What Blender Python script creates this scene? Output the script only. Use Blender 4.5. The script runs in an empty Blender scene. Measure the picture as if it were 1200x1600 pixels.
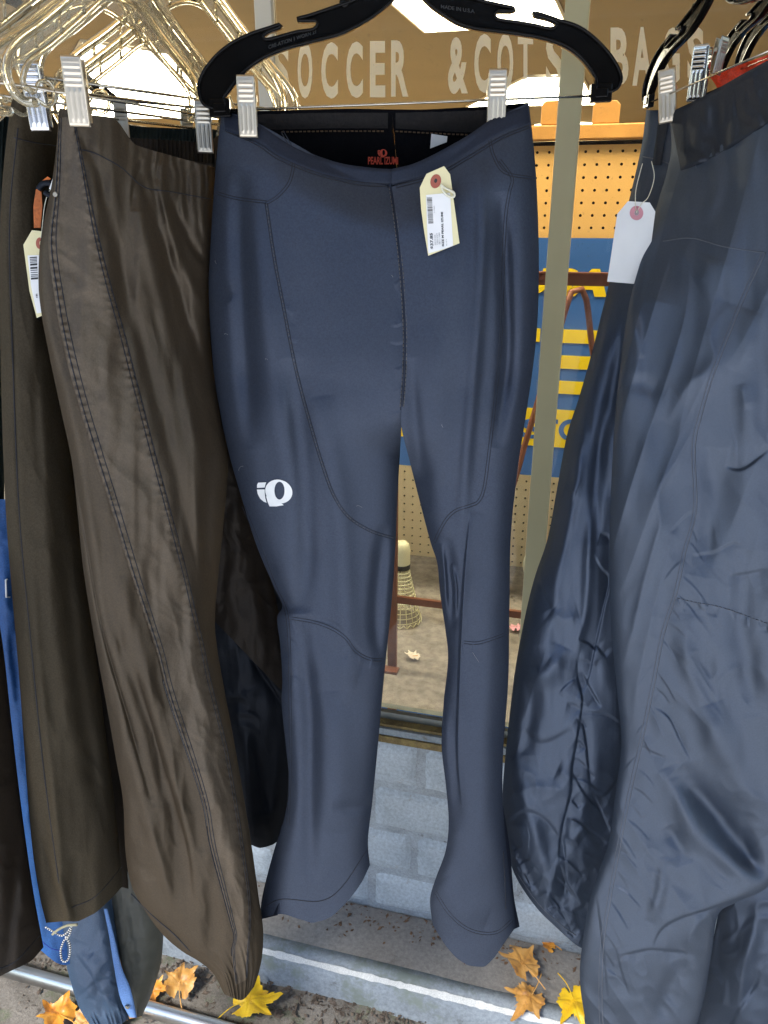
import bpy, math, random
import numpy as np
from mathutils import Vector, Matrix, kdtree

random.seed(7)
scene = bpy.context.scene
COL = scene.collection
R = math.radians

# ------------------------------------------------------------------ camera, sky, sun, exposure
PITCH, YAW, CAMZ = R(21.0), R(15.0), 1.46
cam_d = bpy.data.cameras.new('camera')
cam = bpy.data.objects.new('camera', cam_d)
COL.objects.link(cam)
cam.location = (0, 0, CAMZ)
cam.rotation_euler = (R(90) - PITCH, 0, YAW)
cam_d.sensor_fit = 'HORIZONTAL'
cam_d.sensor_width = 36.0
cam_d.lens = 36.0
cam_d.clip_start = 0.02
cam_d.clip_end = 500
scene.camera = cam

SUN_EL, SUN_AZ = R(50), R(212)          # azimuth clockwise from +Y
world = bpy.data.worlds.new('World')
scene.world = world
world.use_nodes = True
wn = world.node_tree
bgn = wn.nodes['Background']
sky = wn.nodes.new('ShaderNodeTexSky')
sky.sky_type = 'NISHITA'
sky.sun_disc = False
sky.sun_elevation = SUN_EL
sky.sun_rotation = SUN_AZ
sky.air_density = 1.0
sky.dust_density = .6
sky.ozone_density = 2.0
wn.links.new(sky.outputs[0], bgn.inputs[0])
bgn.inputs[1].default_value = 0.052
sun_d = bpy.data.lights.new('sun', 'SUN')
sun_d.energy = 1.5
sun_d.angle = R(22)
sun_d.color = (1.0, 0.97, 0.93)
sun = bpy.data.objects.new('sun', sun_d)
COL.objects.link(sun)
sdir = Vector((math.sin(SUN_AZ) * math.cos(SUN_EL), math.cos(SUN_AZ) * math.cos(SUN_EL), math.sin(SUN_EL)))
sun.rotation_euler = sdir.to_track_quat('Z', 'Y').to_euler()
sun.location = (0, -3, 6)

vs = scene.view_settings
vs.view_transform = 'Standard'
vs.look = 'None'
vs.exposure = 2.95
vs.gamma = 1
vs.use_curve_mapping = False
try:
    scene.cycles.use_denoising = True
    scene.cycles.max_bounces = 10
    scene.cycles.transparent_max_bounces = 16
    scene.cycles.sample_clamp_indirect = 4
    scene.cycles.caustics_refractive = False
    scene.cycles.caustics_reflective = False
except Exception:
    pass

# ------------------------------------------------------------------ survey: photo pixel -> point in the place
CP, SP, CY, SY = math.cos(PITCH), math.sin(PITCH), math.cos(YAW), math.sin(YAW)

def ray(px, py):
    x = (np.asarray(px, float) - 600) / 1200
    y = (800 - np.asarray(py, float)) / 1200
    h = CP + y * SP
    v = -SP + y * CP
    # lateral x along (CY,SY), forward h along (-SY,CY)
    return x, h, v

def PD(px, py, D):
    """point at horizontal distance D in front of the camera"""
    x, h, v = ray(px, py)
    k = np.asarray(D, float) / h
    L = x * k
    F = h * k
    return np.stack(np.broadcast_arrays(L * CY - F * SY, L * SY + F * CY, CAMZ + v * k), -1)

def PY(px, py, Y):
    x, h, v = ray(px, py)
    ry = x * SY + h * CY
    k = Y / ry
    return np.stack(np.broadcast_arrays((x * CY - h * SY) * k, ry * k, CAMZ + v * k), -1)

def PZ(px, py, Z):
    x, h, v = ray(px, py)
    k = (Z - CAMZ) / v
    return np.stack(np.broadcast_arrays((x * CY - h * SY) * k, (x * SY + h * CY) * k, CAMZ + v * k), -1)

def LDZ(L, D, z):
    return np.array([L * CY - D * SY, L * SY + D * CY, z])

# ------------------------------------------------------------------ small numeric tools
def smooth(pts, n):
    """resample a polyline as a smooth curve with n points, even in arc length"""
    p = np.asarray(pts, float)
    if len(p) == 2:
        a = np.linspace(0, 1, n)[:, None]
        return p[0] * (1 - a) + p[1] * a
    q = np.vstack([2 * p[0] - p[1], p, 2 * p[-1] - p[-2]])
    out = []
    for i in range(1, len(q) - 2):
        t = np.linspace(0, 1, 16, endpoint=False)[:, None]
        a, b, c, d = q[i - 1], q[i], q[i + 1], q[i + 2]
        out.append(0.5 * ((2 * b) + (c - a) * t + (2 * a - 5 * b + 4 * c - d) * t ** 2 + (3 * b - a - 3 * c + d) * t ** 3))
    out.append(q[-2][None, :])
    o = np.vstack(out)
    s = np.r_[0, np.cumsum(np.linalg.norm(np.diff(o, axis=0), axis=1))]
    u = np.linspace(0, s[-1], n)
    return np.stack([np.interp(u, s, o[:, k]) for k in range(o.shape[1])], 1)

def key(t, ks):
    ks = np.asarray(ks, float)
    if len(ks) > 2:                        # monotone cubic through the keys
        x, y = ks[:, 0], ks[:, 1]
        h = np.diff(x); d = np.diff(y) / h
        m = np.r_[d[0], np.where(d[:-1] * d[1:] > 0, 2 * d[:-1] * d[1:] / (d[:-1] + d[1:] + 1e-12), 0), d[-1]]
        t = np.clip(t, x[0], x[-1])
        i = np.clip(np.searchsorted(x, t, side='right') - 1, 0, len(h) - 1)
        u = (t - x[i]) / h[i]
        return (1 + 2 * u) * (1 - u) ** 2 * y[i] + u * (1 - u) ** 2 * h[i] * m[i] + u * u * (3 - 2 * u) * y[i + 1] + u * u * (u - 1) * h[i] * m[i + 1]
    return np.interp(t, ks[:, 0], ks[:, 1])

def vnoise(x, y, seed=0):
    rs = np.random.RandomState(seed)
    tab = rs.rand(256, 256)
    xi = np.floor(x).astype(int); yi = np.floor(y).astype(int)
    fx = x - xi; fy = y - yi
    fx = fx * fx * fx * (fx * (fx * 6 - 15) + 10); fy = fy * fy * fy * (fy * (fy * 6 - 15) + 10)
    g = lambda a, b: tab[a % 256, b % 256]
    return ((g(xi, yi) * (1 - fx) + g(xi + 1, yi) * fx) * (1 - fy) + (g(xi, yi + 1) * (1 - fx) + g(xi + 1, yi + 1) * fx) * fy) * 2 - 1

def fbm(x, y, seed=0, octv=3):
    o = 0; a = 1
    for k in range(octv):
        o = o + a * vnoise(x * 2 ** k, y * 2 ** k, seed + k * 11); a *= .5
    return o

def ridged(x, y, seed=0, octv=2):
    o = 0; a = 1
    for k in range(octv):
        o = o + a * (1 - 2.4 * np.abs(vnoise(x * 2 ** k + 3.1 * k, y * 2 ** k, seed + 7 * k))); a *= .5
    return o

def stroke_field(X, Y, strokes):
    """sum of drawn folds (mm towards the viewer). stroke: (points, width px, mm, kind)
    kinds: r round ridge/valley, c crease soft on its right side, d crease soft on its left side"""
    out = np.zeros_like(X)
    for pts, w, mm, kind in strokes:
        p = smooth(pts, max(6, len(pts) * 5))
        x0, y0 = p.min(0) - 12 * w; x1, y1 = p.max(0) + 12 * w
        m = (X > x0) & (X < x1) & (Y > y0) & (Y < y1)
        if not m.any():
            continue
        xs, ys = X[m], Y[m]
        best = np.full(xs.shape, 1e9); sg = np.zeros_like(xs); uu = np.zeros_like(xs)
        n = len(p) - 1
        for i in range(n):
            a, b = p[i], p[i + 1]
            d = b - a; L2 = d @ d + 1e-9
            t = np.clip(((xs - a[0]) * d[0] + (ys - a[1]) * d[1]) / L2, 0, 1)
            ex = xs - a[0] - t * d[0]; ey = ys - a[1] - t * d[1]
            q = np.hypot(ex, ey)
            c = q < best
            best[c] = q[c]
            sg[c] = np.sign(d[0] * ey - d[1] * ex)[c]
            uu[c] = ((i + t) / n)[c]
        tp = np.clip(np.minimum(uu, 1 - uu) * 4, 0, 1) ** .7
        if kind == 'r':
            f = np.exp(-(best / w) ** 2)
        elif kind == 't':
            f = np.exp(-np.sqrt((best / w) ** 2 + .04) + .2)
        else:
            s = sg if kind in 'cC' else -sg
            k_ = 4.0 if kind in 'CD' else 1.6
            f = np.where(s > 0, np.exp(-best / (w * k_)), np.exp(-(best / (w * .45)) ** 2))
        out[m] += mm * .001 * f * tp
    return out

# ------------------------------------------------------------------ mesh plumbing
class MB:
    def __init__(s):
        s.v = []; s.f = []; s.n = 0
    def add(s, v, f):
        v = np.asarray(v, float).reshape(-1, 3)
        s.v.append(v)
        s.f.extend([tuple(int(i) + s.n for i in q) for q in f])
        s.n += len(v)
        return s
    def box(s, lo, hi, M=None):
        x0, y0, z0 = lo; x1, y1, z1 = hi
        v = np.array([(x0, y0, z0), (x1, y0, z0), (x1, y1, z0), (x0, y1, z0), (x0, y0, z1), (x1, y0, z1), (x1, y1, z1), (x0, y1, z1)], float)
        if M is not None:
            v = xf(M, v)
        return s.add(v, [(0, 3, 2, 1), (4, 5, 6, 7), (0, 1, 5, 4), (1, 2, 6, 5), (2, 3, 7, 6), (3, 0, 4, 7)])
    def tube(s, pts, r, sides=8, closed=False, caps=True):
        p = np.asarray(pts, float); n = len(p)
        r = np.broadcast_to(np.asarray(r, float), (n,))
        if closed:
            t = np.roll(p, -1, 0) - np.roll(p, 1, 0)
        else:
            t = np.gradient(p, axis=0)
        t /= np.linalg.norm(t, axis=1)[:, None] + 1e-12
        a = np.array([0, 0, 1.]) if abs(t[0][2]) < .9 else np.array([1., 0, 0])
        u = np.cross(t[0], a); u /= np.linalg.norm(u)
        vs_ = []
        ang = np.linspace(0, 2 * math.pi, sides, endpoint=False)
        for i in range(n):
            u = u - t[i] * (u @ t[i]); u /= np.linalg.norm(u) + 1e-12
            w = np.cross(t[i], u)
            vs_.append(p[i] + r[i] * (np.cos(ang)[:, None] * u + np.sin(ang)[:, None] * w))
        v = np.vstack(vs_)
        f = []
        m = n if closed else n - 1
        for i in range(m):
            j = (i + 1) % n
            for k in range(sides):
                l = (k + 1) % sides
                f.append((i * sides + k, i * sides + l, j * sides + l, j * sides + k))
        if caps and not closed:
            f.append(tuple(range(sides - 1, -1, -1)))
            f.append(tuple(range((n - 1) * sides, n * sides)))
        return s.add(v, f)
    def prism(s, poly, y0, y1, M=None):
        """2-D polygon in local x,z extruded along local y"""
        n = len(poly)
        v = [(p[0], y0, p[1]) for p in poly] + [(p[0], y1, p[1]) for p in poly]
        v = np.array(v, float)
        if M is not None:
            v = xf(M, v)
        f = [tuple(range(n)), tuple(range(2 * n - 1, n - 1, -1))]
        f += [(i, i + n, (i + 1) % n + n, (i + 1) % n) for i in range(n)]
        return s.add(v, f)
    def build(s, name, mat, parent=None, shade=True, bevel=0):
        me = bpy.data.meshes.new(name)
        v = np.vstack(s.v) if s.v else np.zeros((0, 3))
        me.from_pydata(v.tolist(), [], s.f)
        me.materials.append(mat)
        me.update()
        if shade:
            me.shade_smooth()
        o = bpy.data.objects.new(name, me)
        COL.objects.link(o)
        if bevel:
            b = o.modifiers.new('bevel', 'BEVEL'); b.width = bevel; b.segments = 2; b.limit_method = 'ANGLE'
            b.angle_limit = R(40)
            for q in me.polygons: q.use_smooth = False
        if parent is not None:
            adopt(o, parent)
        return o

def xf(M, v):
    M = np.array(M)
    return np.asarray(v) @ M[:3, :3].T + M[:3, 3]

WORLDPOS = {}
def wpos(o):
    p = np.array(o.location)
    while o.parent is not None:
        o = o.parent; p = p + np.array(o.location)
    return p

def adopt(o, parent, local=False):
    o.parent = parent
    if not local:
        o.location = tuple(np.array(o.location) - wpos(parent))

def empty(name, loc, label, cat, group=None):
    o = bpy.data.objects.new(name, None)
    o.empty_display_size = .05
    COL.objects.link(o)
    o.location = tuple(float(c) for c in loc)
    tag(o, label, cat, group)
    return o

def tag(o, label, cat, group=None):
    o['label'] = label; o['category'] = cat
    if group: o['group'] = group
    return o

def struct(o):
    o['kind'] = 'structure'
    return o

def grid_faces(nr, nc, off=0):
    i = np.arange(nr - 1)[:, None] * nc + np.arange(nc - 1)[None, :] + off
    return np.stack([i, i + 1, i + nc + 1, i + nc], -1).reshape(-1, 4).tolist()

# ------------------------------------------------------------------ materials
def new_mat(name):
    m = bpy.data.materials.new(name); m.use_nodes = True
    nt = m.node_tree
    b = nt.nodes['Principled BSDF']
    return m, nt, b

def nd(nt, typ, **kw):
    n = nt.nodes.new(typ)
    for k, v in kw.items():
        if k in n.inputs.keys() if isinstance(k, str) else False:
            n.inputs[k].default_value = v
        else:
            setattr(n, k, v)
    return n

def coords(nt):
    return nt.nodes.new('ShaderNodeTexCoord').outputs['Object']

def noise(nt, scale, detail=4, rough=.55, stretch=None, vec=None):
    t = vec if vec is not None else coords(nt)
    if stretch is not None:
        mp = nt.nodes.new('ShaderNodeMapping'); mp.inputs['Scale'].default_value = stretch
        nt.links.new(t, mp.inputs[0]); t = mp.outputs[0]
    n = nt.nodes.new('ShaderNodeTexNoise')
    n.inputs['Scale'].default_value = scale; n.inputs['Detail'].default_value = detail
    n.inputs['Roughness'].default_value = rough
    nt.links.new(t, n.inputs['Vector'])
    return n.outputs['Fac']

def ramp(nt, fac, stops):
    r = nt.nodes.new('ShaderNodeValToRGB')
    e = r.color_ramp.elements
    while len(e) > 1: e.remove(e[-1])
    e[0].position = stops[0][0]; e[0].color = (*stops[0][1], 1)
    for p, c in stops[1:]:
        k = e.new(p); k.color = (*c, 1)
    nt.links.new(fac, r.inputs[0])
    return r.outputs[0]

def bump(nt, b, h, strength, dist, prev=None):
    n = nt.nodes.new('ShaderNodeBump')
    n.inputs['Strength'].default_value = strength; n.inputs['Distance'].default_value = dist
    nt.links.new(h, n.inputs['Height'])
    if prev is not None: nt.links.new(prev, n.inputs['Normal'])
    nt.links.new(n.outputs[0], b.inputs['Normal'])
    return n.outputs[0]

def g3(c, k):
    return tuple(min(1, x * k) for x in c)

def cloth(name, col, rough=.5, gloss=(.05, .05, .05), wrinkle=.3, wscale=60, weave=1400, var=.12, stretch=(1, 1, .35), edge=.15):
    """dyed threads (diffuse) plus the satin reflection of the weave"""
    m, nt, b = new_mat(name)
    out = nt.nodes['Material Output']; nt.nodes.remove(b)
    df = nt.nodes.new('ShaderNodeBsdfDiffuse'); gl = nt.nodes.new('ShaderNodeBsdfGlossy'); ad = nt.nodes.new('ShaderNodeAddShader')
    n1 = noise(nt, 14, 5, .6, (1, 1, .6))
    fine = noise(nt, 520, 3, .75)
    mx = nt.nodes.new('ShaderNodeMix'); mx.data_type = 'RGBA'; mx.blend_type = 'MULTIPLY'; mx.inputs[0].default_value = 1
    nt.links.new(ramp(nt, n1, [(.3, g3(col, 1 - var)), (.7, g3(col, 1 + var))]), mx.inputs[6])
    nt.links.new(ramp(nt, fine, [(.3, (.72, .72, .72)), (.7, (1.28, 1.28, 1.28))]), mx.inputs[7])
    nt.links.new(mx.outputs[2], df.inputs[0])
    df.inputs['Roughness'].default_value = .6
    gl.inputs['Color'].default_value = (*gloss, 1); gl.inputs['Roughness'].default_value = rough
    class _B: pass
    def bmp_(h, st, d, prev=None):
        n = nt.nodes.new('ShaderNodeBump'); n.inputs['Strength'].default_value = st; n.inputs['Distance'].default_value = d
        nt.links.new(h, n.inputs['Height'])
        if prev is not None: nt.links.new(prev, n.inputs['Normal'])
        return n.outputs[0]
    p = bmp_(noise(nt, weave, 2, .6), .35, .0005)
    if wrinkle > 0:
        p = bmp_(noise(nt, wscale, 4, .55, stretch), wrinkle, .004, p)
    nt.links.new(p, df.inputs['Normal']); nt.links.new(p, gl.inputs['Normal'])
    nt.links.new(df.outputs[0], ad.inputs[0]); nt.links.new(gl.outputs[0], ad.inputs[1])
    nt.links.new(ad.outputs[0], out.inputs[0])
    return m

def plain(name, col, rough=.5, metal=0, spec=.5, var=.08, nscale=40, bmp=0, bscale=200, coat=0):
    m, nt, b = new_mat(name)
    c = ramp(nt, noise(nt, nscale, 5), [(.3, g3(col, 1 - var)), (.7, g3(col, 1 + var))])
    nt.links.new(c, b.inputs['Base Color'])
    b.inputs['Roughness'].default_value = rough
    b.inputs['Metallic'].default_value = metal
    b.inputs['Specular IOR Level'].default_value = spec
    b.inputs['Coat Weight'].default_value = coat
    if bmp: bump(nt, b, noise(nt, bscale, 5), bmp, .002)
    return m

def clear(name, tint, rough=.04, ior=1.45):
    m, nt, b = new_mat(name)
    b.inputs['Base Color'].default_value = (*tint, 1)
    b.inputs['Transmission Weight'].default_value = 1
    b.inputs['Roughness'].default_value = rough
    b.inputs['IOR'].default_value = ior
    return m

def emit(name, col, s):
    m, nt, b = new_mat(name)
    b.inputs['Emission Color'].default_value = (*col, 1)
    b.inputs['Emission Strength'].default_value = s
    b.inputs['Base Color'].default_value = (.8, .8, .8, 1)
    return m

M_tights = cloth('navy_stretch_knit', (.027, .032, .043), .46, (.032, .038, .052), .16, 22, 900, .07)
M_tights_in = cloth('black_fleece', (.006, .006, .007), .9, (.003, .003, .003), .35, 160, 700, .2)
M_band = cloth('navy_waistband', (.014, .016, .024), .55, (.022, .026, .034), .25, 40, 1500, .08)
M_thread = plain('dark_thread', (.010, .012, .018), .8, var=.3, nscale=400)
M_threadl = plain('grey_thread', (.10, .095, .09), .8, var=.3, nscale=400)
M_brown = cloth('brown_nylon', (.034, .025, .016), .47, (.048, .040, .031), .22, 50, 1300, .10)
M_stripe = cloth('brown_coated_stripe', (.056, .042, .028), .48, (.068, .057, .045), .22, 60, 1300, .10, stretch=(.7, .7, 1))
M_olive = cloth('olive_cotton', (.044, .034, .021), .7, (.024, .021, .016), .25, 40, 900, .12)
M_dark = cloth('black_brown_fabric', (.018, .013, .009), .55, (.022, .020, .018), .35, 30, 1200, .2)
M_black = cloth('black_fabric', (.006, .007, .009), .5, (.020, .022, .026), .4, 40, 1200, .2)
M_green = cloth('dark_green_fabric', (.012, .018, .017), .55, (.02, .024, .024), .3, 60, 1200, .2)
M_blue = cloth('royal_blue_fabric', (.02, .09, .26), .5, (.03, .035, .05), .35, 30, 1200, .12)
M_slate = cloth('slate_blue_nylon', (.035, .060, .095), .42, (.06, .07, .09), .5, 40, 1500, .15)
M_sky = cloth('light_blue_lining', (.13, .24, .46), .6, (.03, .03, .04), .3, 40, 1500, .1)
M_nylon = cloth('navy_grey_nylon', (.018, .023, .031), .48, (.072, .084, .106), .10, 40, 1500, .06)
M_nylonb = cloth('navy_nylon_dark', (.017, .023, .034), .50, (.070, .084, .110), .15, 50, 1500, .06)
M_nband = cloth('charcoal_waistband', (.013, .015, .019), .45, (.035, .038, .044), .3, 60, 1500, .1)
M_red = cloth('red_orange_fabric', (.75, .06, .015), .5, (.04, .04, .04), .3, 50, 1400, .1)
M_hanger = plain('black_glossy_plastic', (.004, .0035, .003), .13, spec=.16, var=.2, bmp=.25, bscale=34)
M_metal = plain('brushed_nickel', (.68, .60, .47), .34, 1, var=.05)
M_wire = plain('steel_wire', (.50, .46, .38), .25, 1, var=.1)
M_clear = clear('clear_plastic', (1, .94, .78), .03, 1.33)
def film(name, tr_=.22, gl_=.12, ro_=.12):
    m, nt, b = new_mat(name); out = nt.nodes['Material Output']; nt.nodes.remove(b)
    t = nt.nodes.new('ShaderNodeBsdfTransparent'); t.inputs[0].default_value = (1, .98, .92, 1)
    g_ = nt.nodes.new('ShaderNodeBsdfGlossy'); g_.inputs['Roughness'].default_value = ro_
    tl_ = nt.nodes.new('ShaderNodeBsdfTranslucent'); tl_.inputs[0].default_value = (1, .95, .8, 1)
    a_ = nt.nodes.new('ShaderNodeMixShader'); a_.inputs[0].default_value = tr_
    b_ = nt.nodes.new('ShaderNodeMixShader'); b_.inputs[0].default_value = gl_
    nt.links.new(t.outputs[0], a_.inputs[1]); nt.links.new(tl_.outputs[0], a_.inputs[2])
    nt.links.new(a_.outputs[0], b_.inputs[1]); nt.links.new(g_.outputs[0], b_.inputs[2])
    nt.links.new(b_.outputs[0], out.inputs[0])
    return m
nt_ = M_clear.node_tree; o__ = nt_.nodes['Material Output']; pb_ = nt_.nodes['Principled BSDF']
tl__ = nt_.nodes.new('ShaderNodeBsdfTranslucent'); tl__.inputs[0].default_value = (1, .90, .64, 1)
df__ = nt_.nodes.new('ShaderNodeBsdfDiffuse'); df__.inputs[0].default_value = (.9, .82, .6, 1)
x1_ = nt_.nodes.new('ShaderNodeMixShader'); nt_.links.new(tl__.outputs[0], x1_.inputs[1]); nt_.links.new(df__.outputs[0], x1_.inputs[2])
x2_ = nt_.nodes.new('ShaderNodeMixShader'); x2_.inputs[0].default_value = .22
nt_.links.new(pb_.outputs[0], x2_.inputs[1]); nt_.links.new(x1_.outputs[0], x2_.inputs[2]); nt_.links.new(x2_.outputs[0], o__.inputs[0])
M_film = film('thin_clear_plastic', .2, .12)
M_rod = film('thick_clear_plastic', .34, .30, .06)
M_chrome = plain('chrome', (.75, .75, .74), .14, 1, var=.04)
M_white = plain('white_print', (.80, .80, .76), .5)
M_red_print = plain('red_print', (.75, .10, .05), .5)
M_card = plain('manila_card', (.78, .70, .40), .7, var=.04, bmp=.15, bscale=500)
M_cardw = plain('white_card', (.80, .80, .76), .65, var=.03, bmp=.1, bscale=500)
M_label = plain('label_paper', (.82, .81, .78), .6, var=.02)
M_ink = plain('black_ink', (.03, .03, .03), .6)
M_inkg = plain('grey_ink', (.22, .22, .21), .6)
M_eyelet = plain('red_paper_reinforcement', (.38, .10, .06), .6)
M_eyelet2 = plain('pink_paper_reinforcement', (.62, .27, .30), .6)

# ================================================================== SETTING
def concrete(name, c0, c1, rough=.9, moss=None, scale=7, bmp=.5, dirt=(.10, .085, .07)):
    m, nt, b = new_mat(name)
    big = ramp(nt, noise(nt, scale, 6, .6), [(.3, c0), (.7, c1)])
    fine = ramp(nt, noise(nt, scale * 22, 4, .7), [(.3, (.72, .72, .72)), (.65, (1.1, 1.1, 1.1))])
    mx = nt.nodes.new('ShaderNodeMix'); mx.data_type = 'RGBA'; mx.blend_type = 'MULTIPLY'; mx.inputs[0].default_value = 1
    nt.links.new(big, mx.inputs[6]); nt.links.new(fine, mx.inputs[7])
    out = mx.outputs[2]
    def over(prev, fac, col):
        k = nt.nodes.new('ShaderNodeMix'); k.data_type = 'RGBA'
        nt.links.new(fac, k.inputs[0]); nt.links.new(prev, k.inputs[6]); k.inputs[7].default_value = (*col, 1)
        return k.outputs[2]
    out = over(out, ramp(nt, noise(nt, scale * 3.3, 8, .72), [(.60, (0, 0, 0)), (.68, (.8, .8, .8))]), dirt)
    if moss:
        out = over(out, ramp(nt, noise(nt, scale * 1.7, 7, .7), [(.52, (0, 0, 0)), (.62, (.9, .9, .9))]), moss)
    nt.links.new(out, b.inputs['Base Color'])
    b.inputs['Roughness'].default_value = rough
    b.inputs['Specular IOR Level'].default_value = .3
    p = bump(nt, b, noise(nt, scale * 9, 6, .65), bmp, .004)
    bump(nt, b, noise(nt, scale * 60, 3, .6), bmp * .7, .001, p)
    return m

M_ground = concrete('wet_soil_ground', (.13, .115, .095), (.27, .245, .21), .95, (.13, .14, .09), 9, .9, (.045, .032, .024))
M_ledge = concrete('worn_concrete_ledge', (.20, .185, .165), (.32, .30, .27), .85, None, 5, .35, (.13, .115, .10))
M_kerb = concrete('painted_kerb', (.24, .27, .29), (.34, .38, .41), .7, (.20, .23, .20), 6, .3, (.15, .16, .16))
M_chip = concrete('chipped_white_paint', (.62, .62, .58), (.78, .78, .74), .8, None, 20, .3, (.4, .4, .38))
M_brick = concrete('painted_brick', (.40, .45, .48), (.58, .65, .69), .55, None, 7, .6, (.30, .25, .19))
M_mortar = concrete('painted_mortar', (.31, .33, .34), (.48, .53, .56), .9, None, 12, .8, (.13, .11, .08))
M_moss = concrete('mossy_grit', (.16, .115, .05), (.34, .25, .11), .95, (.36, .28, .10), 30, 1.0, (.07, .05, .03))
M_slab = concrete('painted_sill', (.22, .26, .28), (.31, .35, .37), .7, None, 8, .3, (.16, .15, .12))
M_alu = plain('dark_window_frame', (.17, .18, .16), .5, .3, var=.2, bmp=.3)
M_mull = plain('olive_aluminium_mullion', (.50, .46, .27), .5, .0, var=.06, nscale=6)
M_mull2 = plain('pale_aluminium_mullion', (.66, .62, .50), .5, .0, var=.06, nscale=6)
M_carpet = concrete('speckled_display_floor', (.20, .17, .14), (.38, .33, .27), .9, None, 40, .5, (.13, .11, .09))
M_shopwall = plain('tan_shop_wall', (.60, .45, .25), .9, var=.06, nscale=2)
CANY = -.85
M_shade_roof = plain('tan_shade_roof', (.40, .30, .18), .8, var=.05, nscale=2)
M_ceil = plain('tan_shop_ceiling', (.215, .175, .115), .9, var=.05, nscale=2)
M_shopfloor = plain('shop_floor', (.50, .40, .27), .7, var=.15, nscale=6)
M_asphalt = concrete('pale_concrete_pavement', (.50, .52, .55), (.62, .64, .67), .9, None, 2, .4, (.24, .20, .15))

def boxo(name, lo, hi, mat, parent=None, bevel=0):
    c = np.array([(lo[0] + hi[0]) / 2, (lo[1] + hi[1]) / 2, lo[2]])
    mb = MB().box(np.array(lo) - c, np.array(hi) - c)
    o = mb.build(name, mat, None, shade=False, bevel=bevel)
    o.location = tuple(c)
    if parent is not None: adopt(o, parent)
    return o

def relief(name, x0, x1, y0, y1, z, amp, step, mat, seed, sc):
    nx, ny = int((x1 - x0) / step) + 1, int((y1 - y0) / step) + 1
    X, Y = np.meshgrid(np.linspace(x0, x1, nx), np.linspace(y0, y1, ny))
    Z = z + amp * fbm(X * sc, Y * sc, seed, 4)
    v = np.stack([X, Y, Z], -1).reshape(-1, 3)
    return MB().add(v, grid_faces(ny, nx)).build(name, mat)

# ground out to the horizon (street side) and the rough strip by the kerb
g = MB().add([(-150, -200, -.10), (150, -200, -.10), (150, .55, -.10), (-150, .55, -.10)], [(0, 1, 2, 3)]).build('pavement', M_asphalt, shade=False)
struct(g)
g = relief('ground', -2.2, 1.6, .45, 1.115, -.083, .006, .011, M_ground, 5, 14)
struct(g)
# ledge, kerb strip with chipped white arris
struct(boxo('ledge', (-2.4, 1.125, -.3), (1.8, 1.252, 0), M_ledge))
kb = MB()
prof_ = [(1.078, -.12), (1.080, -.060), (1.086, -.012), (1.094, -.001), (1.125, .001), (1.125, -.12)]
xs = np.linspace(-2.4, 1.8, 200)
v = []
for i, x in enumerate(xs):
    for k, (y, z) in enumerate(prof_):
        w = .0015 * vnoise(np.array(x * 9 + k * 5.), np.array(k * 3.1), 8)
        v.append((x, y + float(w), z + float(w)))
kb.add(v, grid_faces(len(xs), len(prof_)))
kerb = struct(kb.build('kerb', M_kerb))
cv = []
for x in np.linspace(-2.3, 1.7, 900):
    a = float(vnoise(np.array(x * 31), np.array(.5), 3)); b_ = float(vnoise(np.array(x * 97), np.array(2.5), 4))
    w = max(.0001, .0013 + .0024 * a + .0020 * b_)
    cv.append((x, 1.0862 - w * .5, -.0085 - w * .6)); cv.append((x, 1.0885 + w * .3, -.0020 + w * .2)); cv.append((x, 1.0905 + w, .0012))
chip = MB().add(cv, grid_faces(900, 3)).build('paint_chip', M_chip)
adopt(chip, kerb)
# mulch and grit, uncountable
def crumbs(name, mat, n, xr, yr, zf, smin, smax, seed, flat=.5):
    rs = np.random.RandomState(seed); mb = MB()
    base = np.array([(1, 0, 0), (0, 1, 0), (-1, 0, 0), (0, -1, 0), (0, 0, .6), (0, 0, -.6)], float)
    fs = [(0, 1, 4), (1, 2, 4), (2, 3, 4), (3, 0, 4), (1, 0, 5), (2, 1, 5), (3, 2, 5), (0, 3, 5)]
    for _ in range(n):
        s = rs.uniform(smin, smax)
        A = Matrix.Rotation(rs.uniform(0, 6.3), 3, 'Z') @ Matrix.Rotation(rs.uniform(-.6, .6), 3, 'X')
        v = base * (s * np.array([rs.uniform(.6, 2.0), rs.uniform(.5, 1), flat * rs.uniform(.4, 1)])) + rs.uniform(-.25, .25, (6, 3)) * s
        x = rs.uniform(*xr); y = yr[0] + (yr[1] - yr[0]) * rs.beta(2.2, 1)
        mb.add(v @ np.array(A).T + np.array([x, y, zf]), fs)
    o = mb.build(name, mat, shade=False); o['kind'] = 'stuff'
    return o
crumbs('leaf_mulch', plain('brown_mulch', (.10, .075, .055), .9, var=.5, nscale=120), 1300, (-1.3, .3), (.9, 1.08), -.078, .002, .0065, 4)
crumbs('grit', plain('grey_grit', (.17, .14, .11), .9, var=.5, nscale=120), 1500, (-1.3, .5), (.55, 1.08), -.079, .001, .004, 5)
crumbs('ledge_debris', plain('debris', (.14, .08, .045), .9, var=.5, nscale=120), 420, (-.9, .6), (1.15, 1.25), .0012, .0012, .0045, 6, .4)

# brick wall: every brick an object
wall = empty('brick_wall', (0, 1.29, 0), 'low wall of blue grey painted bricks under the shop window', 'wall')
boxo('mortar', (-2.4, 1.2576, -.2), (1.8, 1.42, .458), M_mortar, wall)
ZC = [0.002, .113, .232, .347, .463]
OFF = [.118, .020, .115, .010]
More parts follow.
